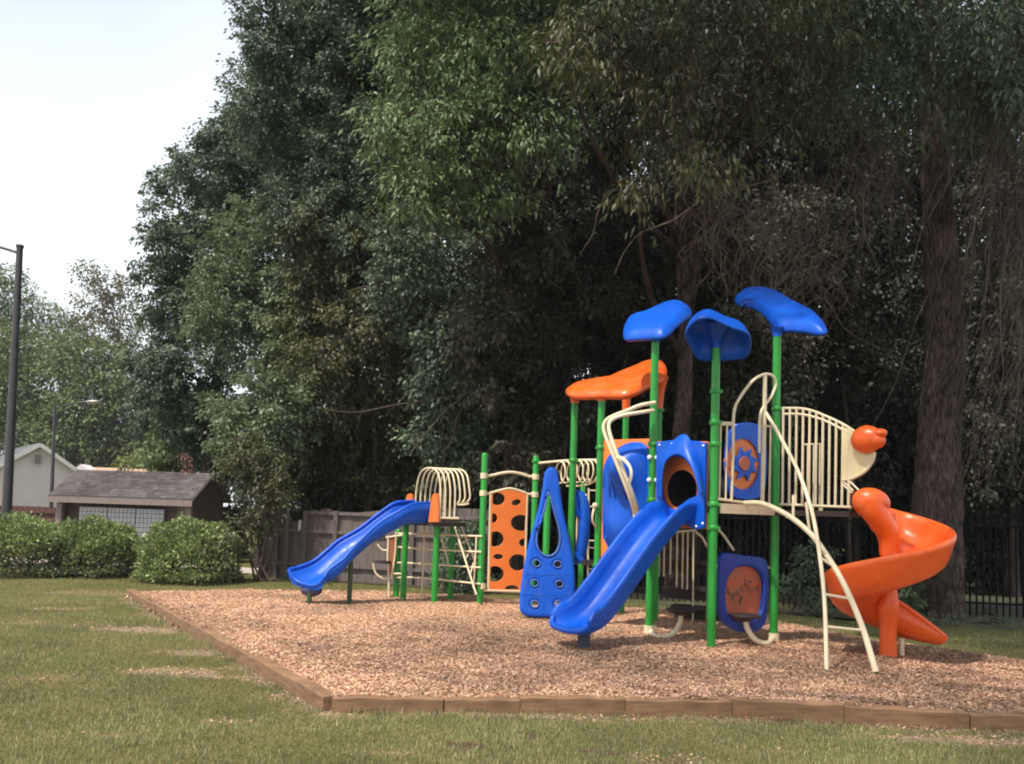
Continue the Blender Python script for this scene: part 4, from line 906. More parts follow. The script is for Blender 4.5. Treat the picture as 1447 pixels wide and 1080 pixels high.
b = MB(); p = fpt(400.5); zc = Zat(p, 732); b.tube([V(p.x - .05, p.y - .05, zc - .12), V(p.x - .04, p.y - .05, zc + .03), V(p.x, p.y - .05, zc + .08), V(p.x + .045, p.y - .05, zc + .03), V(p.x + .055, p.y - .05, zc - .04)], .016, 6); tag(b.build('hook', WTRIM), 'white hook over the rounded fence board', 'hook')

# dark metal fence at right
IRON = pm('black_iron', (.006, .006, .006), .85, .2, 6, spec=.15)
mf = empty('metal_fence', V(9, 17.6, ZL), 'dark metal picket fence in the shade behind the play tower', 'fence')
ma_, mb_ = V(1.9, 18.8, 0), V(13.5, 17.0, 0); n = 95
for i in range(n):
    p = ma_.lerp(mb_, i / (n - 1)); b = MB(); b.box(p + V(0, 0, .93), (.014, 0, 0), (0, .014, 0), (0, 0, 1.05)); b.build('picket', IRON, mf)
for z in (.15, 1.7, 1.9):
    b = MB(); b.bar(ma_ + V(0, 0, z), mb_ + V(0, 0, z), .04, .04); b.build('rail', IRON, mf)
for i in range(6):
    b = MB(); p = ma_.lerp(mb_, i / 5); b.box(p + V(0, -.02, .95), (.04, 0, 0), (0, .04, 0), (0, 0, 1.08)); b.build('post', IRON, mf)

# ================================================================== PLAY STRUCTURE
P1, P2, P3 = G(917, 895), G(1005, 912), G(1093, 906)
P4 = P1 + P3 - P2
E1 = (P1 - P2); E2 = (P3 - P2); e1 = E1.normalized(); e2 = E2.normalized()
NS = V(-e1.y, e1.x, 0)
if NS.x > 0: NS = -NS                        # out of face P1-P2 (towards camera left)
NC = V(e2.y, -e2.x, 0)                       # out of face P2-P3 (towards camera right)
ZD = 1.80
PS = empty('play_structure', (P1 + P3) / 2, 'large blue, orange and green play structure with slides, standing on wood chips', 'playground')

def post(base, ztop, r=.056, collars=(), cap=True, mat=GREEN, bolts=()):
    m_ = MB(); b = V(base[0], base[1], -.06); n = 16
    prof = [(r, -.06), (r, ztop - .03), (r * .8, ztop - .006), (r * .35, ztop)] if cap else [(r, -.06), (r, ztop)]
    m_.loops([[V(b.x + rr * math.cos(2 * math.pi * j / n), b.y + rr * math.sin(2 * math.pi * j / n), z) for j in range(n)] for rr, z in prof])
    o = m_.build('post', mat, PS)
    for z in collars:
        c = MB(); rr = r * 1.22
        c.loops([[V(b.x + q * math.cos(2 * math.pi * j / n), b.y + q * math.sin(2 * math.pi * j / n), z + dz) for j in range(n)] for q, dz in ((r, -.034), (rr, -.026), (rr, .026), (r, .034))], cap0=False, cap1=False)
        c.box(V(b.x + rr * .9, b.y - rr * .5, z), (.02, 0, 0), (0, .016, 0), (0, 0, .022)); c.box(V(b.x - rr * .9, b.y - rr * .5, z), (.02, 0, 0), (0, .016, 0), (0, 0, .022))
        c.build('collar', mat, o)
    for dx, z in bolts:
        c = MB(); c.ell(V(b.x + dx, b.y - r, z), .034, .02, .034, nu=10, nv=6); c.build('bolt_cap', BOLT, o)
    return o
def zc(b, *ys): return [Zat(b, y) for y in ys]
post(P1, Zat(P1, 474), collars=zc(P1, 628, 707), cap=False, bolts=[(-.055, Zat(P1, 647)), (.05, Zat(P1, 647)), (-.055, Zat(P1, 679)), (.05, Zat(P1, 679))])
post(P2, Zat(P2, 492), collars=zc(P2, 553.5, 597.5, 628, 713, 746), cap=False)
post(P3, Zat(P3, 468), collars=zc(P3, 578, 716), cap=False)
post(P4, 2.75, collars=(1.8, 2.3))
Q2 = P1 + E1; Q4 = P4 + E1
post(Q2, Zat(Q2, 562), collars=zc(Q2, 633, 799), cap=False)
post(Q4, Zat(Q4, 575), collars=zc(Q4, 580), cap=False)
q = D(814.5, 568, 14.25); Q1 = V(D(805, 830, 14.25).x, 14.25, 0)
post(Q1, Zat(Q1, 566), collars=zc(Q1, 651), cap=False)
Q3 = V(D(879, 820, 15.2).x, 15.2, 0); post(Q3, Zat(Q3, 585), cap=False)
RR = V(D(820, 838, 16.9).x, 16.9, 0); post(RR, Zat(RR, 680), r=.052)
T1 = G(678, 853); T2 = V(D(751.5, 840, 16.0).x, 16.0, 0); T3 = V(D(770, 830, 15.6).x, 15.6, 0)
post(T1, Zat(T1, 640), r=.058); post(T2, Zat(T2, 644), r=.055, collars=zc(T2, 652)); post(T3, Zat(T3, 700), r=.06)
S1, S2, S3 = G(613.5, 851), G(569.5, 844), G(559, 842)
S2.y = 16.25; S2.x = D(569.5, 844, 16.25).x; S3 = V(D(559.5, 842, 16.7).x, 16.7, 0)
ZP = Zat(S1, 738)
post(S1, ZP - .02, cap=False); post(S2, ZP - .02, cap=False); post(S3, Zat(S3, 748))
S4 = S1 + (S3 - S2) * 1.2 + V(.45, .35, 0); post(S4, ZP - .02, cap=False, r=.05)

# ---- canopies: curved leaf-shaped shells on the post tops
def smooth_outline(px, it=2):
    P = [V(a, b, 0) for a, b in px]
    for _ in range(it):
        o = []
        for i in range(len(P)):
            a, b = P[i], P[(i + 1) % len(P)]; o += [a * .75 + b * .25, a * .25 + b * .75]
        P = o
    return P
def cl_spline(px, n=4):
    P = [V(a, b, 0) for a, b in px]; Q = [P[-2], P[-1]] + P + [P[0], P[1], P[2]]
    c = crom(Q, n); return c[2 * n:2 * n + len(P) * n]
def canopy(px, p0, nrm, dome, thick, neck, name, mat, necks=None, curl=.05):
    nrm = Vector(nrm).normalized(); O = [onplane(p.x, p.y, p0, nrm) for p in cl_spline(px)]
    c = sum(O, Vector()) / len(O); rings = []; K = 9
    def bend(t): return dome * (1 - t * t) - curl * max(0, (t - .8) / .2) ** 2
    top = [[c + (p - c) * t + nrm * bend(t) for p in O] for t in [k / K for k in range(1, K + 1)]]
    bot = [[c + (p - c) * t * .975 + nrm * (bend(t) - thick) for p in O] for t in [k / K for k in range(K, 0, -1)]]
    edge = [[c + (p - c) * 1.012 + nrm * (bend(1) - thick * .45) for p in O]]
    m_ = MB(); m_.loops(top + edge + bot)
    o = m_.build(name, mat, PS)
    for (b, zt, zl, r1, r2) in neck:
        m2 = MB(); n = 18; pr = []
        for k in range(8):
            t = k / 7; rr = r1 + (r2 - r1) * t ** 2.2; z = zl + (zt - zl) * t
            pr.append([V(b[0] + rr * math.cos(2 * math.pi * j / n), b[1] + rr * math.sin(2 * math.pi * j / n), z) for j in range(n)])
        m2.loops(pr); m2.build('column', mat, o)
    return o
def zpl(p, p0, n):    # height of plane over (x,y)
    n = Vector(n); return p0.z - (n.x * (p[0] - p0.x) + n.y * (p[1] - p0.y)) / n.z
n1 = V(-.30, -.42, .86); t1 = V(P1.x, P1.y, Zat(P1, 462))
canopy([(881, 471), (880, 457), (886, 446), (896, 442), (908, 439), (924, 432), (938, 425.5), (952, 421), (964, 422), (973, 428), (975, 436), (965, 444), (955, 452), (946, 461), (935, 468), (917, 470), (899, 471)], t1, n1, .05, .06, [(P1, zpl(P1, t1, n1) - .10, zpl(P1, t1, n1) - .22, .062, .10)], 'canopy', BLUE2, curl=.07)
n2 = V(.04, .50, .86); t2 = V(P2.x, P2.y, Zat(P2, 486))
canopy([(967, 461), (972, 450), (981, 441), (991, 437), (1001, 436.5), (1011, 440), (1023, 446), (1037, 451.5), (1050, 455.5), (1058, 462), (1060, 473), (1058, 486), (1051, 493.5), (1036, 495.5), (1020, 497), (1003, 498), (987, 496), (979, 488), (973, 476)], t2, n2, .20, .05, [(P2, zpl(P2, t2, n2) + .24, zpl(P2, t2, n2) - .06, .062, .25)], 'canopy', BLUE2, curl=.12)
n3 = V(-.30, -.44, .84); t3 = V(P3.x, P3.y, Zat(P3, 456))
canopy([(1039, 420), (1039, 412), (1047, 405), (1058, 402), (1076, 402), (1092, 406), (1108, 414), (1124, 423.5), (1142, 432), (1157, 441), (1165, 452), (1166, 460), (1155, 462), (1135, 459), (1116, 457.5), (1101, 457), (1090, 450), (1080, 439), (1070, 430), (1056, 423.5)], t3, n3, .04, .06, [(P3, zpl(P3, t3, n3) - .08, zpl(P3, t3, n3) - .2, .062, .11)], 'canopy', BLUE2, curl=.08)
n4 = V(-.22, -.34, .91); t4 = V(Q2.x, Q2.y, Zat(Q2, 552))
canopy([(799, 549), (807, 541), (830, 541), (850, 536), (874, 525), (904, 513), (920, 506), (934, 506), (941, 517), (936, 530), (918, 537), (898, 548), (880, 553), (850, 553), (815, 554)], t4, n4, .05, .09,
       [(b, zpl(b, t4, n4) - (.2 if b is Q3 else .12), Zat(b, y), .066, .15) for b, y in ((Q1, 570), (Q2, 567), (Q3, 590), (Q4, 578))], 'roof', ORANGE, curl=.05)

# ---- decks
def deck(P, z, th=.07, parent=None):
    m_ = MB(); m_.loops([[V(p.x, p.y, z - th) for p in P], [V(p.x, p.y, z) for p in P]], smooth=False); return m_.build('deck', DECK, PS, bevel=.01)
ins_ = lambda P, f: [p.lerp(sum(P, Vector()) / len(P), f) for p in P]
deck(ins_([P1, P2, P3, P4], .05), ZD)
deck(ins_([Q2, P1, P4, Q4], .06), ZD)
BE = V(D(1203, 716, 11.05).x, 11.05, 0); EB = V(D(1150, 716, 12.5).x, 12.5, 0)     # end of the bow deck
deck(ins_([P2.lerp(P3, .93) + NC * .0, BE - e2 * 0.02, BE + e2 * .55, P3 + e2 * .55], .03), ZD - .01)
m_ = MB(); m_.bar(P2.lerp(P3, .06) + NC * .05 + V(0, 0, ZD - .02), P2.lerp(P3, .94) + NC * .05 + V(0, 0, ZD - .02), .02, .13); m_.build('kick_plate', CREAM, PS)

def tubes(name, paths, r, mat, parent=PS, n=10, sm=5):
    first = None
    for p in paths:
        m_ = MB(); m_.tube(crom(p, sm) if len(p) > 2 else p, r, n); o = m_.build(name, mat, parent); first = first or o
    return first
# face P2-P3 plane unprojection
def fpl(px, py, a, n, off=0.0): return onplane(px, py, V(a.x, a.y, 0) + n * off, n)
f23 = lambda px, py, off=.03: fpl(px, py, P2, NC, off)
# guard bars left of the ladder opening
g = tubes('guard_rail', [[f23(1010, 597), f23(1036, 598.5)], [f23(1012, 705), f23(1085, 715)]], .018, CREAM)
for px in (1018.5, 1027.5): tubes('bar', [[f23(px, 598), f23(px - 2.2, 708)]], .013, CREAM, g)
g = tubes('entry_arch', [[f23(1033.5, 709), f23(1036, 640), f23(1037, 585), f23(1045, 563), f23(1062, 540), f23(1075, 531), f23(1086, 529), f23(1094, 534), f23(1096, 545), f23(1090, 560), f23(1080, 574), f23(1074, 590), f23(1073, 640)]], .020, CREAM)
tubes('upright', [[f23(1081, 531), f23(1080, 600), f23(1077, 712)]], .030, CREAM, g)
g = tubes('guard_rail', [[f23(1077, 602), f23(1100, 603)]], .016, CREAM)
for px in (1089,): tubes('bar', [[f23(px, 602), f23(px - 2, 712)]], .013, CREAM, g)
# long barrier P3 -> bow end
nb_ = V((BE - P3).y, -(BE - P3).x, 0).normalized()
fb = lambda px, py, off=0.0: fpl(px, py, P3, nb_, off)
RT_ = [(1106, 577), (1123, 577), (1137, 578), (1152, 582), (1164, 587), (1178, 593), (1192, 600), (1205, 608), (1209, 611)]
RL_ = [(1106, 585.5), (1123, 585), (1137, 586.5), (1152, 590), (1164, 594), (1178, 600.5), (1192, 608), (1200, 613)]
g = tubes('bow_barrier', [[fb(*p) for p in RT_], [fb(*p) for p in RL_]], .017, CREAM)
tubes('bottom_rail', [[fb(1102, 713), fb(1203, 717)]], .018, CREAM, g)
def yon(L, x):
    for a, b in zip(L[:-1], L[1:]):
        if a[0] <= x <= b[0]: return a[1] + (b[1] - a[1]) * (x - a[0]) / (b[0] - a[0])
    return L[-1][1]
for i in range(11):
    px = 1107 + i * 9.35; tubes('bar', [[fb(px, yon(RT_, px)), fb(px - 1.5, 713.5 + i * .35)]], .0175, CREAM, g, 8)
tubes('bar', [[fb(1200.5, 604), fb(1199, 717)]], .020, CREAM, g, 8)
# far barrier of the bow deck
o2 = e2 * .6
g = tubes('bow_barrier', [[P3 + o2 + V(0, 0, 2.74), P3.lerp(BE, .24) + o2 + V(0, 0, 2.74), P3.lerp(BE, .24) + o2 + V(0, 0, ZD)]], .016, CREAM, sm=1)
for i in range(3): p = P3.lerp(BE, .04 + i * .085) + o2; tubes('bar', [[p + V(0, 0, ZD), p + V(0, 0, 2.74)]], .012, CREAM, g, 8)
# back barrier of tower with round panel
fk = lambda px, py: fpl(px, py, P4, NC, 0)
# end panel, half disc with orange viewer
n_e = nb_
fe_ = lambda px, py, off=0.0: fpl(px, py, BE, n_e, off)
OUT = [(1190.5, 604), (1203, 606), (1213, 612), (1228, 630), (1236, 640), (1232, 654), (1221, 667), (1204, 676), (1190.5, 678)]
PO = [fe_(x, y) for x, y in OUT]; m_ = MB(); m_.loops([[p + n_e * .012 for p in PO], [p - n_e * .012 for p in PO]], smooth=False)
hp = m_.build('end_panel', CREAMP, PS)
tubes('rim', [[fe_(1236, 639), fe_(1233, 652), fe_(1222, 666.5), fe_(1205, 676), fe_(1190, 679)]], .020, CREAM, hp)
tubes('brace', [[fe_(1191, 680), fe_(1206, 694)], [fe_(1199.5, 679), fe_(1213.5, 693)], [fe_(1190, 684), fe_(1204, 697)]], .012, CREAM, hp)
c = fe_(1226, 621, .03); rx = Vector((fe_(1253, 617) - fe_(1226, 621))).normalized(); rz = V(0, 0, 1); rz = (rz - rx * rz.dot(rx)).normalized(); ry = rz.cross(rx)
MM = Matrix((rx, ry, rz)).transposed(); sx_ = 1 / (F_PX / 11.05)
m_ = MB(); m_.ell(c, 25 * sx_, 17 * sx_, 20 * sx_, MM, 24, 16, fn=lambda q: V(q.x, q.y * (1 - .25 * max(0, q.x / (22 * sx_))), q.z * (1 - .22 * max(0, q.x / (22 * sx_)))))
vw = m_.build('viewer', ORANGE, PS)
m_ = MB(); m_.ell(c + rx * 18 * sx_ + rz * 5.5 * sx_, 11.5 * sx_, 9 * sx_, 7 * sx_, MM, 18, 12); m_.ell(c + rx * 13 * sx_ - rz * 4 * sx_, 13 * sx_, 11 * sx_, 11 * sx_, MM, 18, 12); m_.build('snout', ORANGE, vw)

# ---- spiral slide
C0 = G(1255, 928); sr = F_PX / C0.y
m_ = MB(); TH0, TH1, NT = R(108), -math.pi * 1.5, 96
def rimz(th):
    t = (math.pi - th); return 1.94 - .295 * (t / (math.pi / 2) - 1)
prof = []                                     # (radius, dz over bed)
ro = .665
inner = [(.11, .26), (.115, .12), (.15, .035), (.26, .0), (.38, .0), (.50, .015), (.59, .06), (.645, .15), (.675, .26), (.70, .345), (.725, .372), (.752, .365), (.765, .335)]
outer = [(.758, .29), (.735, .23), (.70, .10), (.655, .01), (.59, -.05), (.50, -.075), (.36, -.085), (.22, -.07), (.12, -.02), (.095, .1), (.095, .26)]
pr = inner + outer; rings = []
def spt(th, r, z): return V(C0.x + r * math.cos(th), C0.y + r * math.sin(th), z)
for k in range(NT + 1):
    th = TH0 + (TH1 - TH0) * k / NT; zb = rimz(th) - .37
    gw = min(1, k / 16); gw = gw * gw * (3 - 2 * gw)                       # the trough opens out from the hood
    rings.append([spt(th, .12 + (r - .12) * (.45 + .55 * gw), zb + (dz * (1 + .35 * (1 - gw)) if r < .13 and dz > .1 else dz)) for r, dz in pr])
# run-out: straight along the tangent
for k in range(1, 15):
    s_ = k / 14 * .60; th = TH1; t_ = V(math.sin(th), -math.cos(th), 0); zb = rimz(TH1) - .37 - .42 * s_ + .28 * s_ * s_
    dn = V(math.cos(th), math.sin(th), 0); lo = 1 - .84 * (k / 14) ** 1.9; wl = 1 - .1 * (k / 14)
    sw = V(.0, -.60, 0) * (s_ * s_)
    fl = 1 + .5 * (k / 14) ** 1.8; rings.append([spt(th, .36 + (r - .36) * fl, zb + (dz * lo * (1.42 if r < .12 and dz > .05 else 1) if dz > 0 else dz)) + t_ * s_ + sw for r, dz in pr])
m_.loops(rings)
sp_ = m_.build('spiral_slide', ORANGE, PS)
m_ = MB(); m_.tube([r_[0] for r_ in rings[-20:]], .026, 10); m_.build('exit_rim', ORANGE, sp_)
m_ = MB(); m_.tube([p for p in rings[-1][:13]], .024, 10); m_.build('exit_lip', ORANGE, sp_)
m_ = MB(); m_.loops([[V(C0.x + r_ * math.cos(2 * math.pi * j / 24), C0.y + r_ * math.sin(2 * math.pi * j / 24), z) for j in range(24)] for r_, z in ((.112, -.06), (.10, .25), (.105, .42), (.13, .56), (.12, .7), (.10, .85), (.09, 1.2), (.09, 1.78))]); m_.build('center_pole', ORANGE, sp_)
m_ = MB(); c = C0 + V(.19, .62, 0); c = G(1279, 929); m_.cyl(c + V(0, .1, -.05), c + V(0, .1, .22), .035, 12); m_.build('support_leg', CREAM, sp_)
# rolled hood at the entry
m_ = MB(); c = D(1231, 709, C0.y + .02)
m_.ell(c, .232, .20, .175, Matrix.Rotation(R(12), 3, 'Y'), 28, 18, fn=lambda q: V(q.x, q.y, q.z * (1.0 if q.z > 0 else 1.25)))
m_.tube(crom([D(1230, 706, C0.y - .02), D(1235, 722, C0.y - .03), D(1248, 741, C0.y - .02), D(1256, 760, C0.y), D(1257, 784, C0.y + .02)], 6), lambda t: .17 - .05 * t, 18)
m_.build('entry_hood', ORANGE, sp_)

# ---- front slide
def sweep_slide(path, prof_fn, name, mat, parent, side=None):
    rings = []; n = len(path)
    for i, p in enumerate(path):
        t = (path[min(i + 1, n - 1)] - path[max(i - 1, 0)]).normalized()
        lat = V(t.y, -t.x, 0).normalized(); nn = lat.cross(t).normalized()
        if nn.z < 0: nn = -nn
        rings.append([p + lat * a + nn * b for a, b in prof_fn(i / (n - 1))])
    m_ = MB(); m_.loops(rings); return m_.build(name, mat, parent)
def uprof(w, h, th=.045, flare=.05, rim=.035):
    I = []; O = []
    K = 10
    pts = [(-w - flare, h), (-w - flare * .55, h * .62), (-w - flare * .05, h * .22), (-w + .05, .03), (-w * .55, .0), (0, -.004), (w * .55, 0), (w - .05, .03), (w + flare * .05, h * .22), (w + flare * .55, h * .62), (w + flare, h)]
    top = [(-w - flare - rim, h + .022), (-w - flare - rim * 1.75, h)]; 
    out = [(w + flare + rim, h + .022), (w + flare + rim * 1.75, h - .005), (w + flare + rim * 1.5, h - .05), (w + flare + .012, h * .55), (w + th, h * .1), (w - .02, -th * .9), (w * .5, -th * 1.3), (-w * .5, -th * 1.3), (-w + .02, -th * .9), (-w - th, h * .1), (-w - flare - .012, h * .55), (-w - flare - rim * 1.5, h - .05), (-w - flare - rim * 1.75, h - .005), (-w - flare - rim, h + .022)]
    return pts + out
M12 = (P1 + P2) / 2
S0 = M12 + NS * .06
def slpath():
    o = []
    Ln = 1.66
    K = [(0, 1.60), (.12, 1.59), (.28, 1.47), (.55, 1.22), (.9, .84), (1.12, .60), (1.32, .40), (1.48, .29), (Ln, .235), (Ln + .13, .215)]
    for s_, z in K: o.append(S0 + NS * s_ + V(0, 0, z))
    return crom(o, 5)
sl = sweep_slide(slpath(), lambda t: uprof(.255 + .06 * max(0, (t - .7) / .3) ** 1.2, .235 + .02 * math.sin(t * 3.1) - .10 * max(0, (t - .86) / .14) ** 2, flare=.045), 'slide', BLUE, PS)
lp = slpath()[-1]; lat = e1
m_ = MB(); m_.tube(crom([lp + lat * .37 + V(0, 0, .10), lp + lat * .30 + NS * .05 + V(0, 0, .02), lp + NS * .075 - V(0, 0, .01), lp - lat * .30 + NS * .05 + V(0, 0, .02), lp - lat * .37 + V(0, 0, .10)], 6), .040, 12); m_.build('exit_lip', BLUE, sl)
m_ = MB(); q = lp - NS * .22; m_.cyl(V(q.x, q.y, -.05), V(q.x, q.y, .19), .08, 12); m_.build('exit_foot', pm('blue_grey_foot', (.05, .05, .09), .6), sl)
# slide hood panel between P1 and P2
f12 = lambda px, py, off=.04: fpl(px, py, P1, NS, off)
def plate_px(outline, holes, fp, nrm, th, name, mat, parent, bev=.008, off=0):
    O = [fp(x, y) for x, y in outline]; o0 = O[0]; nrm = Vector(nrm).normalized()
    uax = V(-nrm.y, nrm.x, 0).normalized(); vax = nrm.cross(uax).normalized()
    to = lambda p: ((p - o0).dot(uax), (p - o0).dot(vax))
    H = [[to(fp(x, y)) for x, y in h] for h in holes]
    T = lambda c: o0 + uax * c.x + vax * c.y + nrm * c.z
    b = curve_plate([to(p) for p in O], H, T, th, bev); return b.build(name, mat, parent)
def chk(P, it=2): return [(p.x, p.y) for p in smooth_outline(P, it)]
hoodO = [(929, 625), (953, 622), (985, 623.5), (999, 626), (997, 702), (996, 746), (985, 749), (968, 741), (953, 737), (945, 734), (934, 722), (928, 703)]
hole = chk([(938, 652), (941, 646), (960, 645), (973, 652), (984, 672), (988, 697), (984, 702), (972, 706), (957, 722), (944, 716), (936, 702), (935, 670)], 1)
hd = plate_px(hoodO, [hole], f12, NS, .05, 'slide_hood', BLUE, PS, .012)
# protruding gable of the hood
m_ = MB()
arcF = [(934, 702), (935, 672), (939, 652), (947, 643), (958, 640), (971, 648), (982, 668), (990, 697)]
arcB = [(929, 702), (929, 662), (938, 640), (952, 622), (966, 613.5), (977, 624), (990, 655), (996, 700)]
A_ = crom([f12(x, y, .24) for x, y in arcF], 4); B_ = crom([f12(x, y, .055) for x, y in arcB], 4); n = len(A_)
mid = [a.lerp(b, .5) + V(0, 0, .02) for a, b in zip(A_, B_)]
ri = [a - V(0, 0, .018) + (sum(A_, Vector()) / n - a).normalized() * .02 for a in A_]; rib = [b + (sum(B_, Vector()) / n - b).normalized() * .03 for b in B_]
G_ = [B_, mid, A_, ri, rib]; m_.grid(lambda i, j: G_[j][i], n, 5); m_.build('gable', BLUE, hd)
# orange wall behind with round tunnel mouth
cO = [f12(x, y, -.03) for x, y in ((927, 618), (1003, 618), (1001, 752), (925, 750))]
plate_px([(927, 624), (1001, 624), (999, 748), (925, 744)], [ellip(964, 692, 21.5, 28)], lambda x, y: f12(x, y, -.03), NS, .02, 'orange_wall', ORANGEP, PS, .003)
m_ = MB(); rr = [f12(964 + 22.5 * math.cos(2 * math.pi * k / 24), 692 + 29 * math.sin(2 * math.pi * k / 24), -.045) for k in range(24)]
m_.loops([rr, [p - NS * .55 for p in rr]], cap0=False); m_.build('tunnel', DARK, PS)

for x_, y_ in ((932, 629), (994, 630), (932, 700), (993, 740), (950, 627), (984, 744)):
    m_ = MB(); m_.ell(f12(x_, y_, .066), .018, .018, .018, nu=10, nv=8); m_.build('bolt', BOLT, hd)
# ---- bulging blue panel between P1 and Q2 (face of second deck)
plate_px([(851, 622), (919, 620), (918, 752), (850, 806)], [], lambda x, y: f12(x, y, -.03), NS, .025, 'orange_wall', ORANGEP, PS, .004)
bO = chk([(856, 690), (856, 665), (861, 648), (875, 634), (893, 626), (912, 627), (920, 640), (919, 700), (914, 752), (902, 776), (882, 784), (864, 776), (856, 758), (855.5, 720)], 2)
O = [f12(x, y, .0) for x, y in bO]; c = sum(O, Vector()) / len(O); dc = f12(899, 655); lc = f12(878, 748)
def hb(p, t):
    return .13 * math.sqrt(max(0, 1 - t ** 5)) + .36 * (1 - t ** 4) * math.exp(-((p - dc).length / .38) ** 2.6) + .07 * math.exp(-((p - lc).length / .22) ** 2) * (1 - t ** 4)
m_ = MB(); m_.loops([[c + (p - c) * t + NS * hb(c + (p - c) * t, t) for p in O] for t in (1, .985, .95, .9, .84, .78, .7, .62, .54, .46, .38, .3, .22, .15, .08, .02)])
bu = m_.build('bubble_panel', BLUE, PS)
def onb(px, py, e=0.0):
    q = f12(px, py, 0); t = max((q - c).length / max(.01, min((c + (p - c) - c).length for p in O)), 0); t = min(.8, t)
    return q + NS * (hb(q, t) + e)
m_ = MB(); m_.loops([[c + (p - c) * t + NS * h_ for p in O] for t, h_ in ((1.0, 0), (1.02, .03), (1.0, .06), (.96, .05))], cap0=False, cap1=False); m_.build('flange', BLUE, bu)
SLOT = pm('deep_blue_slot', (.002, .018, .17), .5)
for (px, y0, y1) in ((862.5, 672, 690), (872.5, 676, 703), (881, 680, 705), (898, 692, 706)):
    m_ = MB(); m_.tube(crom([onb(px, y0), onb(px - .3, (y0 + y1) / 2, .004), onb(px - .6, y1)], 4), .016, 8); m_.build('slot', SLOT, bu)
for r_ in (4, 8, 12, 16, 20, 24):
    m_ = MB(); m_.tube([onb(880 + r_ * .8 * math.cos(a), 754 - r_ * math.sin(a), .004) for a in np.linspace(R(25), R(200), 18) if 880 + r_ * .8 * math.cos(a) > 861 and 754 - r_ * math.sin(a) < 766], .011, 8); m_.build('swirl', BLUE, bu)
# cream double rail in front of it
for k, (ln, rr_) in enumerate((([(926, 569), (905, 573), (885, 581), (868, 587.5), (857, 594), (853, 604), (857, 620), (866, 642), (880, 676), (892, 708), (897, 728), (897, 744)], .028), ([(924, 579.5), (905, 583), (885, 586), (869, 591), (861, 598), (861, 610), (868, 632), (877, 655), (888, 683), (897, 708), (901, 726), (899, 742)], .028))):
    n = len(ln); P = [f12(x, y, .03 + .62 * math.sin(math.pi * min(1, (i / (n - 1)) * 1.0 + .02)) ** .8 + (.0 if k == 0 else .0)) for i, (x, y) in enumerate(ln)]
    P[-1] = f12(ln[-1][0], ln[-1][1], .45)
    o = tubes('climber_rail', [P], rr_, CREAM)
    if k == 0: tubes('grip', [[f12(871, 646, .66), f12(880, 650, .66), f12(889, 660, .66), f12(891, 672, .66), f12(887, 684, .64)], [f12(873, 644, .66), f12(883, 649, .66), f12(891.5, 661, .66), f12(893, 673, .66), f12(890, 685, .64)]], .011, CREAM, o)
# hook handle on Q2
tubes('handle', [[D(840, 716, Q2.y - .08), D(837.5, 728, Q2.y - .12), D(838, 738, Q2.y - .1), D(842, 744, Q2.y - .06)]], .017, CREAM)
m_ = MB(); m_.ell(D(841, 714.5, Q2.y - .09), .045, .045, .045, nu=14, nv=10); m_.build('knob', CREAM, PS)

# ---- round ship-wheel panel at the back of the tower
fk = lambda px, py, off=.0: fpl(px, py, P4, NC, off)
wO = chk([(1027, 612), (1038, 600), (1052, 597), (1070, 599), (1081, 612), (1083, 655), (1080, 695), (1068, 707), (1038, 706), (1027, 695), (1024, 655)], 2)
wp = plate_px(wO, [ellip(1048, 656, 24, 37.5)], fk, NC, .06, 'wheel_panel', BLUE, PS, .015)
plate_px(ellip(1048, 656, 24.6, 38.3, 32), [], lambda x, y: fk(x, y, -.01), NC, .02, 'disc', ORANGEP, wp, .003)
star = []
for i in range(16):
    a = 2 * math.pi * i / 16 + .3; r_ = (1.0, .62)[i % 2]; star.append((1052 + 20 * r_ * math.cos(a + (.25 if i % 2 == 0 else 0)), 656 + 25 * r_ * math.sin(a + (.25 if i % 2 == 0 else 0))))
plate_px(star, [], lambda x, y: fk(x, y, .03), NC, .03, 'wheel', BLUE, wp, .006)
plate_px(ellip(1052, 655, 7, 10, 20), [], lambda x, y: fk(x, y, .055), NC, .02, 'hub', FADED, wp, .003)
gb_ = tubes('guard_rail', [[fk(1012, 600), fk(1090, 603)], [fk(1012, 707), fk(1088, 712)]], .016, CREAM)

# ---- faded play panel under the deck
f23b = lambda px, py, off=-.05: fpl(px, py, P2, NC, off)
fO = chk([(1015, 782), (1030, 781), (1048, 785), (1066, 786), (1083, 790), (1084, 830), (1082, 870), (1076, 888), (1058, 895), (1035, 892), (1018, 878), (1012, 850), (1014, 815)], 2)
fH = chk([(1022, 850), (1024, 822), (1034, 803), (1052, 799), (1068, 804), (1077, 820), (1076, 850), (1072, 870), (1050, 880), (1028, 874)], 2)
fp_ = plate_px(fO, [fH], f23b, NC, .10, 'play_panel', pm('dull_blue_plastic', (.006, .035, .27), .45, .15, 3, .03, 80), PS, .03)
plate_px(fH, [], lambda x, y: f23b(x, y, -.07), NC, .02, 'face', FADED, fp_, .002)
m_ = MB(); rr = random.Random(9)
for (x, y, n_) in ((1057, 826, 5), (1066, 838, 4), (1036, 842, 4), (1045, 848, 4), (1045, 836, 3), (1032, 834, 2)):
    for i in range(n_):
        a, b = x + rr.uniform(-5, 5), y + rr.uniform(-6, 6); m_.tube([f23b(a, b, -.055), f23b(a + rr.uniform(-4, 4), b + rr.uniform(-7, 7), -.055), f23b(a + rr.uniform(-5, 5), b + rr.uniform(-6, 6), -.055)], .006, 5)
m_.build('scratch_mark', pm('scratch_grey', (.16, .15, .11), .8), fp_)
m_ = MB()
for (x, y) in ((1084, 802), (1083, 877), (1013, 800), (1014, 880)): m_.cyl(f23b(x, y, -.05), f23b(x + (6 if x > 1050 else -5), y, -.05), .018, 8)
m_.build('bracket', CREAM, fp_)
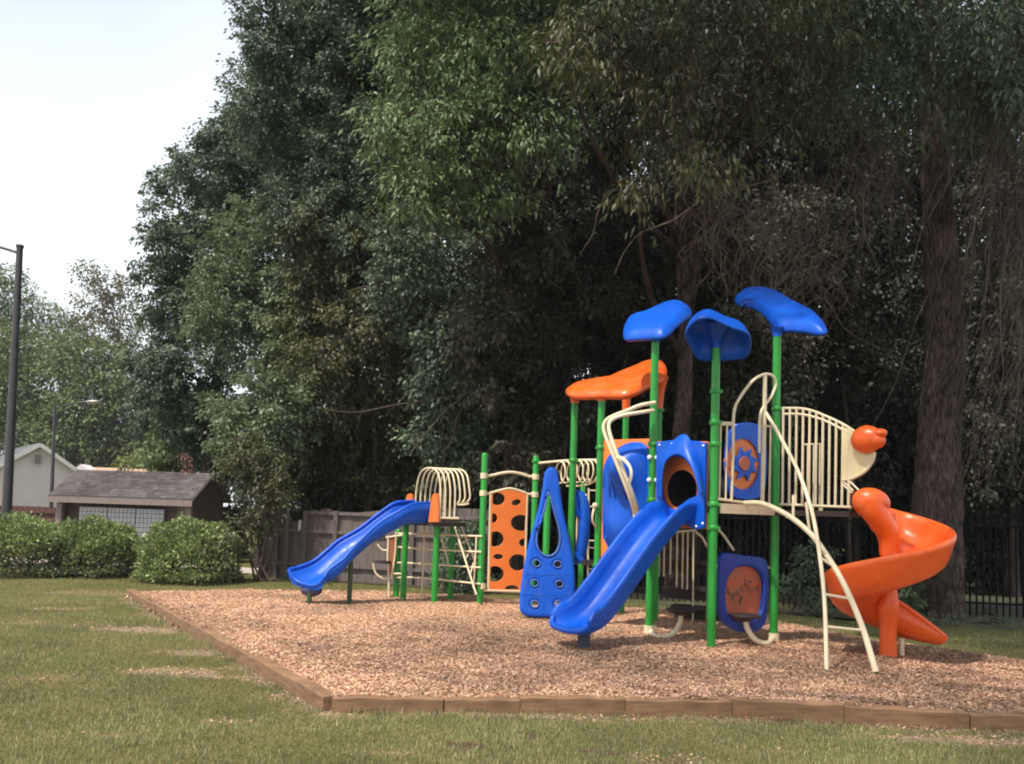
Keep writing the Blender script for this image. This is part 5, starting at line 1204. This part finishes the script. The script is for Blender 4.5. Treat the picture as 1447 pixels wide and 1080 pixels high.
# stools
def stool(base, seat, d, hook, label=None):
    s_ = tubes('stool', [[base + V(0, 0, .05), D(*hook[0], d), D(*hook[1], d), D(*hook[2], d), D(seat[0], seat[1] + 5, d)]], .036, CREAM, sm=7)
    m_ = MB(); c = D(*seat, d); n = 24
    m_.loops([[c + V(r_ * math.cos(2 * math.pi * j / n), r_ * math.sin(2 * math.pi * j / n), z) for j in range(n)] for r_, z in ((.06, -.075), (.12, -.045), (.205, -.012), (.21, .005), (.20, .018), (.02, .024))]); m_.build('seat', DECK, s_)
    m_ = MB(); m_.cyl(base + V(0, 0, .0), base + V(0, 0, .11), .075, 16); m_.build('clamp', CREAM, s_)
stool(P3, (1053, 870), P3.y - .42, ((1083, 909), (1066, 903), (1056, 888)))
stool(P1, (962, 862), P1.y - .25, ((930, 901), (950, 896), (961, 880)))
# ---- arched ladder
STB = [(1052, 711), (1075, 711.5), (1098, 720), (1123, 735), (1148, 757), (1164, 779), (1184, 810), (1200.5, 843), (1220, 891), (1237.5, 950)]
STA = [(1082, 583), (1100, 613), (1125, 660), (1137, 690), (1148, 726), (1155, 763), (1162, 815), (1166, 868), (1168, 947)]
dB_ = np.linspace(0, 1, len(STB)); dA_ = np.linspace(0, 1, len(STA))
f0 = f23(1052, 711).y; fB = G(1237.5, 950).y; fA = G(1168, 947).y; fA0 = f23(1081, 583).y
PB = [D(x, y, f0 + (fB - f0) * t ** .85) for (x, y), t in zip(STB, dB_)]; PA = [D(x, y, fA0 + (fA - fA0) * t ** .9) for (x, y), t in zip(STA, dA_)]
ld = tubes('arched_ladder', [PB], .034, CREAM, n=12, sm=7); tubes('handrail', [PA], .024, CREAM, ld, n=12, sm=7)
CB, CA = crom(PB, 12), crom(PA, 12)
def nearest(Cv, px, py): return min(Cv, key=lambda p: (proj(p)[0] - px) ** 2 + (proj(p)[1] - py) ** 2)
for a, b in (((1168, 885), (1219, 890)), ((1165, 838), (1200, 846)), ((1159, 790), (1180, 803)), ((1155, 770), (1168, 786))):
    tubes('rung', [[nearest(CA, *a), nearest(CB, *b)]], .017, CREAM, ld)
for a, b in (((1121, 700), (1121, 733)), ((1139, 710), (1145, 754))):
    q = nearest(CB, *b); tubes('strut', [[D(*a, q.y + .05), q]], .018, CREAM, ld)
# ---- stairs behind the tower
st_o = V(D(960, 800, 14.6).x, 14.6, 0); sdir = V(.45, .9, 0).normalized(); slat = V(sdir.y, -sdir.x, 0)
stairs = MB()
st = empty('stairs', st_o, None, None); st.parent = PS; st.location = st_o - WL[PS.name]
WL[st.name] = st_o
for i, (z, k) in enumerate(((1.35, -.35), (.92, 0), (.5, .38), (.2, .7))):
    m_ = MB(); c = st_o + sdir * k * -0.3 + slat * (k * .55) + V(0, 0, z); m_.box(c, slat * .42, sdir * .15, V(0, 0, .03)); m_.box(c + sdir * .14 - V(0, 0, .1), slat * .42, sdir * .012, V(0, 0, .1)); m_.build('step', DECK, st)
for pts in ([(926, 752, 812), (932, 765, 815), (939, 756, 815), (948, 757, 812), (957, 753, 830), (965, 752, 832), (972, 750, 833), (980, 750, 885)],):
    for x, y0, y1 in pts: tubes('baluster', [[D(x, y0, 14.2), D(x - 1, y1, 14.2)]], .014, CREAM, st, 8)
tubes('handrail', [[D(922, 755, 14.2), D(979, 750, 14.2), D(983, 752, 14.2), D(1001, 776, 14.2), D(999, 850, 14.2)]], .018, CREAM, st, sm=2)
tubes('handrail', [[D(1012, 746, 13.9), D(1022, 756, 13.9), D(1030, 768, 13.9), D(1037, 778, 13.9)], [D(1012, 795, 13.9), D(1016, 803, 13.9), D(1017.5, 812, 13.9)]], .02, CREAM, st, sm=4)
# ---- tall A-shaped climber
kd_ = 13.9; kn = V(.05, -1, 0).normalized()
kp0 = G(772, 873); kp0 = V(kp0.x, kd_, 0)
def kc(px, py):        # leans away from the viewer towards the top
    return onplane(px, py, kp0, V(.05, -1, .16).normalized())
Z5 = lambda x, y: (720 + x / 4.3214, 640 + y / 4.32)
kO = [Z5(*p) for p in [(66, 990), (60, 900), (75, 760), (95, 650), (130, 500), (175, 350), (203, 210), (213, 120), (236, 90), (275, 88), (296, 125), (310, 230), (325, 350), (355, 480), (380, 600), (402, 750), (398, 880), (380, 985), (300, 1004), (150, 1006)]]
kH = [Z5(*p) for p in [(232, 240), (205, 380), (168, 480), (160, 560), (185, 615), (235, 640), (285, 615), (308, 550), (305, 470), (275, 380), (243, 250)]]
holes = [chk(kH, 2)] + [ellip(*Z5(x, y), 5.6, 5.0) for x, y in ((162, 677), (292, 683), (150, 798), (302, 803), (152, 925), (296, 925))]
kn2 = V(.05, -1, .16).normalized()
kl = plate_px(chk(kO, 2), holes, kc, kn2, .12, 'climber', BLUE, PS, .05)
RIMB = pm('worn_blue_rim', (.05, .12, .42), .5, .1)
for k, h in enumerate(holes):
    m_ = MB(); m_.tube([kc(x, y) + kn2 * .061 for x, y in h], .018 if k == 0 else .013, 8, closed=True); m_.build('hole_rim', RIMB, kl)
tubes('grip', [[kc(*Z5(172, 465)) + kn2 * .05, kc(*Z5(160, 462)) + kn2 * .12, kc(*Z5(186, 430)) + kn2 * .13, kc(*Z5(190, 390)) + kn2 * .05]], .022, BLUE, kl)
m_ = MB()
for yy in (745, 870):
    xl, xr = (78, 398) if yy < 800 else (66, 396)
    m_.tube([kc(*Z5(xl + (xr - xl) * t, yy + 4 * math.sin(t * 3.1))) + kn2 * .060 for t in np.linspace(.03, .97, 12)], .004, 6)
m_.build('seam', pm('seam_blue', (.002, .03, .25), .5), kl)
m_ = MB(); m_.cyl(kc(*Z5(215, 985)) - kn2 * .05 + V(0, 0, .05), kc(*Z5(215, 1040)) - kn2 * .05 - V(0, 0, .05), .035, 10); m_.build('foot', GREY, kl)
# ---- narrow blue pod climber seen edge on
d_ = 14.35
po = crom([D(*Z5(x, y), d_) for x, y in ((398, 262), (420, 250), (446, 285), (458, 360), (455, 460), (440, 580), (425, 640), (405, 655), (385, 635))], 6)
m_ = MB(); m_.tube(po, lambda t: .05 + .05 * math.sin(t * math.pi), 14); pod = m_.build('pod_climber', BLUE, PS)
m_ = MB(); m_.tube(crom([D(*Z5(x, y), d_ - .05) for x, y in ((395, 268), (402, 330), (418, 375), (432, 395))], 5), lambda t: .075 * (1 - .6 * t), 12); m_.tube(crom([D(*Z5(x, y), d_ - .05) for x, y in ((382, 615), (400, 622), (425, 645), (440, 660))], 5), .06, 12); m_.build('pod_end', BLUE, pod)
tubes('pod_frame', [[D(*Z5(x, y), d_ + .1) for x, y in ((385, 285), (370, 300), (366, 400), (364, 560))], [D(*Z5(x, y), d_ + .1) for x, y in ((416, 350), (412, 480), (410, 610))]], .018, CREAM, pod)
tubes('pod_bracket', [[D(*Z5(372, 258), d_), D(*Z5(470, 262), d_)]], .03, CREAM, pod)
# ---- orange climbing wall between T1 and T2
tv = (T2 - T1).normalized(); tn = V(tv.y, -tv.x, 0)
ft = lambda px, py, off=0.0: fpl(px, py, T1, tn, off)
Z2 = lambda x, y: (390 + x / 3.6175, 630 + y / 3.6175)
wall = [Z2(*p) for p in [(1084, 735), (1096, 250), (1120, 238), (1160, 226), (1195, 222), (1235, 230), (1265, 243), (1283, 252), (1268, 745)]]
hl = []
def clipx(E): return [(min(max(x, 692.2 + (835 - y) * .030 - 0), 740.5 + (835 - y) * .03), min(y, 833.0)) for x, y in E]
for (x, y, a, b, r_) in ((1132, 272, 38, 32, 0), (1228, 290, 24, 15, -.3), (1112, 370, 19, 24, 0), (1252, 395, 52, 41, .1), (1122, 477, 42, 39, 0), (1264, 495, 22, 20, 0), (1135, 567, 25, 14, 0), (1236, 597, 46, 42, .1), (1120, 655, 45, 40, .1), (1205, 730, 34, 17, 0)):
    E = clipx(ellip(*Z2(x, y), a / 3.6175, b / 3.6175, 26, r_)); F_ = [E[0]]
    for p in E[1:]:
        if math.hypot(p[0] - F_[-1][0], p[1] - F_[-1][1]) > .25: F_.append(p)
    hl.append(F_)
cw = plate_px(wall, hl, ft, tn, .03, 'climbing_wall', ORANGEP, PS, .004)
fr = tubes('frame', [[ft(690, 834), ft(693, 698)], [ft(741, 834), ft(745, 699)], [ft(681, 697), ft(690, 697.5), ft(703, 694), ft(720, 690.5), ft(735, 694), ft(746, 698), ft(756, 699)]], .022, CREAM, cw, sm=4)
tubes('frame', [[ft(678, 834), ft(742, 836)]], .024, CREAM, cw)
tr_ = tubes('top_rail', [[ft(683, 672.5), ft(695, 672), ft(708, 669), ft(722, 667.5), ft(737, 670), ft(748, 673.5), ft(757, 674)]], .027, CREAM)
m_ = MB()
for x, y in ((684, 672.5), (683, 697), (757, 674), (756, 699), (681, 828)): 
    q = ft(x, y); m_.cyl(q - V(0, 0, .05), q + V(0, 0, .05), .068, 14)
m_.build('clamp', CREAM, tr_)
# ---- overhead ring ladder from T2 to Q2
ra, rb_ = V(T2.x, T2.y, Zat(T2, 655)), D(850, 650, 15.4)
rl = tubes('ring_ladder', [[ra, ra.lerp(rb_, .5) + V(0, 0, .02), rb_]], .022, CREAM)
ax = (rb_ - ra).normalized(); zz_ = V(0, 0, 1); lat = ax.cross(zz_).normalized()
for i, px in enumerate((793, 801, 809.5, 818, 825.5, 832, 838)):
    t = (px - 757) / (850 - 757); c = ra.lerp(rb_, t) + V(0, 0, -.19); tl = (lat * .55 + ax * .83).normalized()
    m_ = MB(); m_.tube([c + tl * .17 * math.cos(a) + zz_ * .195 * math.sin(a) for a in np.linspace(0, 2 * math.pi, 28, endpoint=False)], .015, 8, closed=True); m_.build('ring', CREAM, rl)
tubes('lower_rail', [[D(800, 687, 15.7), D(826, 686, 15.6), D(850, 676, 15.4)]], .018, CREAM, rl)
# vertical rung ladder behind
d_ = 16.4; vl = tubes('rung_ladder', [[D(832, 690, d_), D(830.5, 838, d_)], [D(851, 690, d_), D(849, 838, d_)]], .018, CREAM)
for y in (693, 716, 764, 774, 795, 804, 815, 826): tubes('rung', [[D(831.5, y, d_), D(850, y + 1, d_)]], .013, CREAM, vl)
m_ = MB(); m_.box(D(831, 795, d_ - .1), (.12, 0, 0), (0, .12, 0), (0, 0, .05)); m_.build('foothold', DECK, vl)
# cream sockets at the base of RR
m_ = MB(); m_.cyl(V(RR.x, RR.y, .0), V(RR.x, RR.y, .12), .085, 14); m_.build('post_socket', CREAM, PS)

# ---- small platform with hooped tunnel
av = V(.80, .60, 0); cv_ = V(.60, -.80, 0)                   # tunnel axis, crosswise (towards camera)
PC = S1 + V(-.02, 0, 0)
dk = [S1 + cv_ * .12 - av * .15, S2 - cv_ * .12 - av * .15, S2 - cv_ * .12 + av * .85, S1 + cv_ * .12 + av * .55]
m_ = MB(); dz = ZP + .0
m_.loops([[V(p.x, p.y, dz - .07) for p in dk], [V(p.x, p.y, dz) for p in dk]], smooth=False); m_.build('deck', DECK, PS, bevel=.01)
hz = Zat(S1, 732); ht = 1.02
tun = None
base0 = D(621.5, 732, 15.55); W_ = .86
ho = tubes('hoop_tunnel', [[base0 + V(0, 0, 0), base0 + V(.33, .10, .0)]], .020, CREAM)
for i in range(7):
    o_ = base0 + V(.0845, .028, 0) * i; Pq = []
    far = o_ - cv_ * W_; up_ = [(0, .0), (.0, .35), (.02, .55), (.12, .78), (.30, .88), (.5, .90), (.70, .88), (.88, .78), (.98, .55), (1, .35), (1, 0)]
    for u, h in up_:
        if i >= 4 and u == 0 and h < .3: continue
        Pq.append(o_.lerp(far, u) + V(0, 0, h * 1.0))
    if i >= 4: Pq = [Pq[0] - V(.0, 0, .10) - V(.05, 0, 0) * (i - 3)] + Pq
    tubes('hoop', [Pq], .0165, CREAM, ho, 8)
tubes('hoop_rail', [[base0 + V(.3, .1, .24), base0 + V(.42, .13, .25), base0 + V(.5, .16, .27)]], .016, CREAM, ho)
# orange gate posts
def gate(pts, d, name='gate_cheek'):
    P = [D(x, y, d) for x, y in pts]; m_ = MB(); m_.loops([P, [p + V(.03, .05, 0) for p in P]], smooth=False); m_.build(name, ORANGEP, PS, bevel=.01)
Z6 = lambda x, y: (520 + x / 4.91, 640 + y / 4.91)
gate([Z6(*p) for p in [(418, 480), (432, 380), (438, 320), (448, 290), (462, 280), (480, 285), (486, 310), (490, 380), (488, 480)]], 15.5)
gate([Z6(*p) for p in [(260, 345), (263, 310), (275, 288), (290, 282), (303, 292), (308, 320), (308, 350)]], 16.35)
# ---- small wave slide
FR_ = [(586, 708.5), (572, 709), (556, 712), (534, 727), (508, 747), (478.5, 764), (460.7, 779), (443, 793), (425, 800.5), (408, 805)]
NR_ = [(609, 711), (597, 711), (583.5, 713), (567, 721), (538, 738), (514, 760), (501, 773), (486, 790), (465, 806), (458, 817)]
dF_ = np.linspace(16.12, 15.08, 10); dN_ = np.linspace(15.68, 14.78, 10)
CF = crom([D(x, y, d) for (x, y), d in zip(FR_, dF_)], 6); CN = crom([D(x, y, d) for (x, y), d in zip(NR_, dN_)], 6)
rings = []; n = len(CF); us = np.linspace(0, 1, 17)
for i in range(n):
    t = i / (n - 1); h = .34 - .10 * min(1, t / .5) - .06 * max(0, (t - .8) / .2); f, q = CF[i], CN[i]
    top = [f.lerp(q, u) - V(0, 0, h * (1 - abs(2 * u - 1) ** 3.2)) for u in us]
    sd_ = (q - f).normalized() * .035
    bot = [f.lerp(q, u) + sd_ * (2 * u - 1) - V(0, 0, .02 + (h + .045) * (1 - abs(2 * u - 1) ** 5)) for u in us[::-1]]
    rings.append(top + bot)
m_ = MB(); m_.loops(rings); ws = m_.build('wave_slide', BLUE, PS)
for cv2_ in (CF, CN):
    m_ = MB(); m_.tube(cv2_, .030, 10); m_.build('rim', BLUE, ws)
m_ = MB(); m_.tube(rings[-1][:17], .032, 10); m_.build('exit_lip', BLUE, ws)
for (px, py, d, yt) in ((493.5, 848, 15.35, 790), (437, 849, 14.95, 838)):
    m_ = MB(); b_ = V(D(px, py, d).x, d, 0); m_.cyl(V(b_.x, d, -.06), V(b_.x, d, Zat(b_, yt)), .042, 12); m_.build('support_leg', pm('dark_green_leg', (.03, .075, .03), .5), ws)
m_ = MB(); c = D(440, 834, 15.06); m_.ell(c, .19, .15, .11, nu=18, nv=10); m_.build('exit_foot', pm('purple_grey_foot', (.05, .045, .12), .5), ws)
# ---- horizontal rail climber between S3 and T1
va = V(D(596, 845, 16.35).x, 16.35, 0)
rc = tubes('rail_climber', [[V(va.x, va.y, -.05), V(va.x, va.y, Zat(va, 740))]], .016, CREAM)
tubes('upright', [[V(T1.x - .10, T1.y, Zat(T1, 758)), V(T1.x - .12, T1.y, Zat(T1, 832))]], .018, CREAM, rc)
for yl, ym, yr in ((754, 755, 758), (773, 776, 780), (795, 797, 802), (816, 817, 825)):
    tubes('rail', [[V(S3.x, S3.y - .06, Zat(S3, yl)), V(va.x, va.y, Zat(va, ym)), V(T1.x, T1.y - .07, Zat(T1, yr))]], .017, CREAM, rc, sm=4)
tubes('upright', [[D(570, 755, 16.6), D(569, 817, 16.6)]], .018, CREAM, rc)
# entry ladder at the right of the small platform
el = tubes('entry_ladder', [[D(641, 740, 15.9), D(645, 752, 15.8), D(673, 840, 15.35)], [D(651, 742, 16.3), D(655, 752, 16.2), D(673, 797, 15.95)], [D(624, 758, 16.8), D(640, 822, 16.6)]], .018, CREAM, sm=3)
for t in (.2, .45, .7): tubes('rung', [[D(645, 752, 15.8).lerp(D(673, 840, 15.35), t), D(655, 752, 16.2).lerp(D(676, 812, 15.85), t)]], .013, CREAM, el)
# little play counter with stool at the far left post
dd_ = 16.6
pc = tubes('play_counter', [[D(549.5, 848, dd_), D(549.5, 818, dd_)], [D(549.5, 818, dd_), D(548, 790, dd_), D(549, 757, dd_)], [D(553, 818, dd_), D(558, 786, dd_), D(560, 752, dd_)], [D(545, 760, dd_), D(573, 756, dd_)], [D(552, 811, dd_), D(570, 811, dd_)]], .02, CREAM, sm=4)
m_ = MB(); P = [D(*p, dd_) for p in ((551, 762), (556.5, 760), (556, 785), (553, 815), (550.5, 813))]; m_.loops([P, [p + V(.02, .06, 0) for p in P]], smooth=False); m_.build('panel', FADED, pc)
tubes('curved_arm', [[D(548, 818, dd_), D(540, 817, dd_), D(531, 810, dd_), D(527, 796, dd_)], [D(549, 778, dd_), D(540, 777, dd_), D(533, 769, dd_)]], .018, CREAM, pc, sm=6)
m_ = MB(); c = D(541, 794.5, dd_); m_.cyl(c - V(0, 0, .02), c + V(0, 0, .025), .16, 20); m_.build('seat', DECK, pc)

# ---- thin summer haze between the near things and the far trees
hm = bpy.data.materials.new('haze_air'); hm.use_nodes = True; nt = hm.node_tree; nt.nodes.clear()
pv = nt.nodes.new('ShaderNodeVolumePrincipled'); pv.inputs['Color'].default_value = (.93, .95, 1, 1); pv.inputs['Density'].default_value = .00032
ou = nt.nodes.new('ShaderNodeOutputMaterial'); nt.links.new(pv.outputs[0], ou.inputs['Volume'])
hb_ = MB(); hb_.box((0, 700, 21), (1100, 0, 0), (0, 900, 0), (0, 0, 23)); hz_ = hb_.build('haze', hm, origin=(0, 700, -2)); tag(hz_, kind='stuff')
hz_.display_type = 'WIRE'
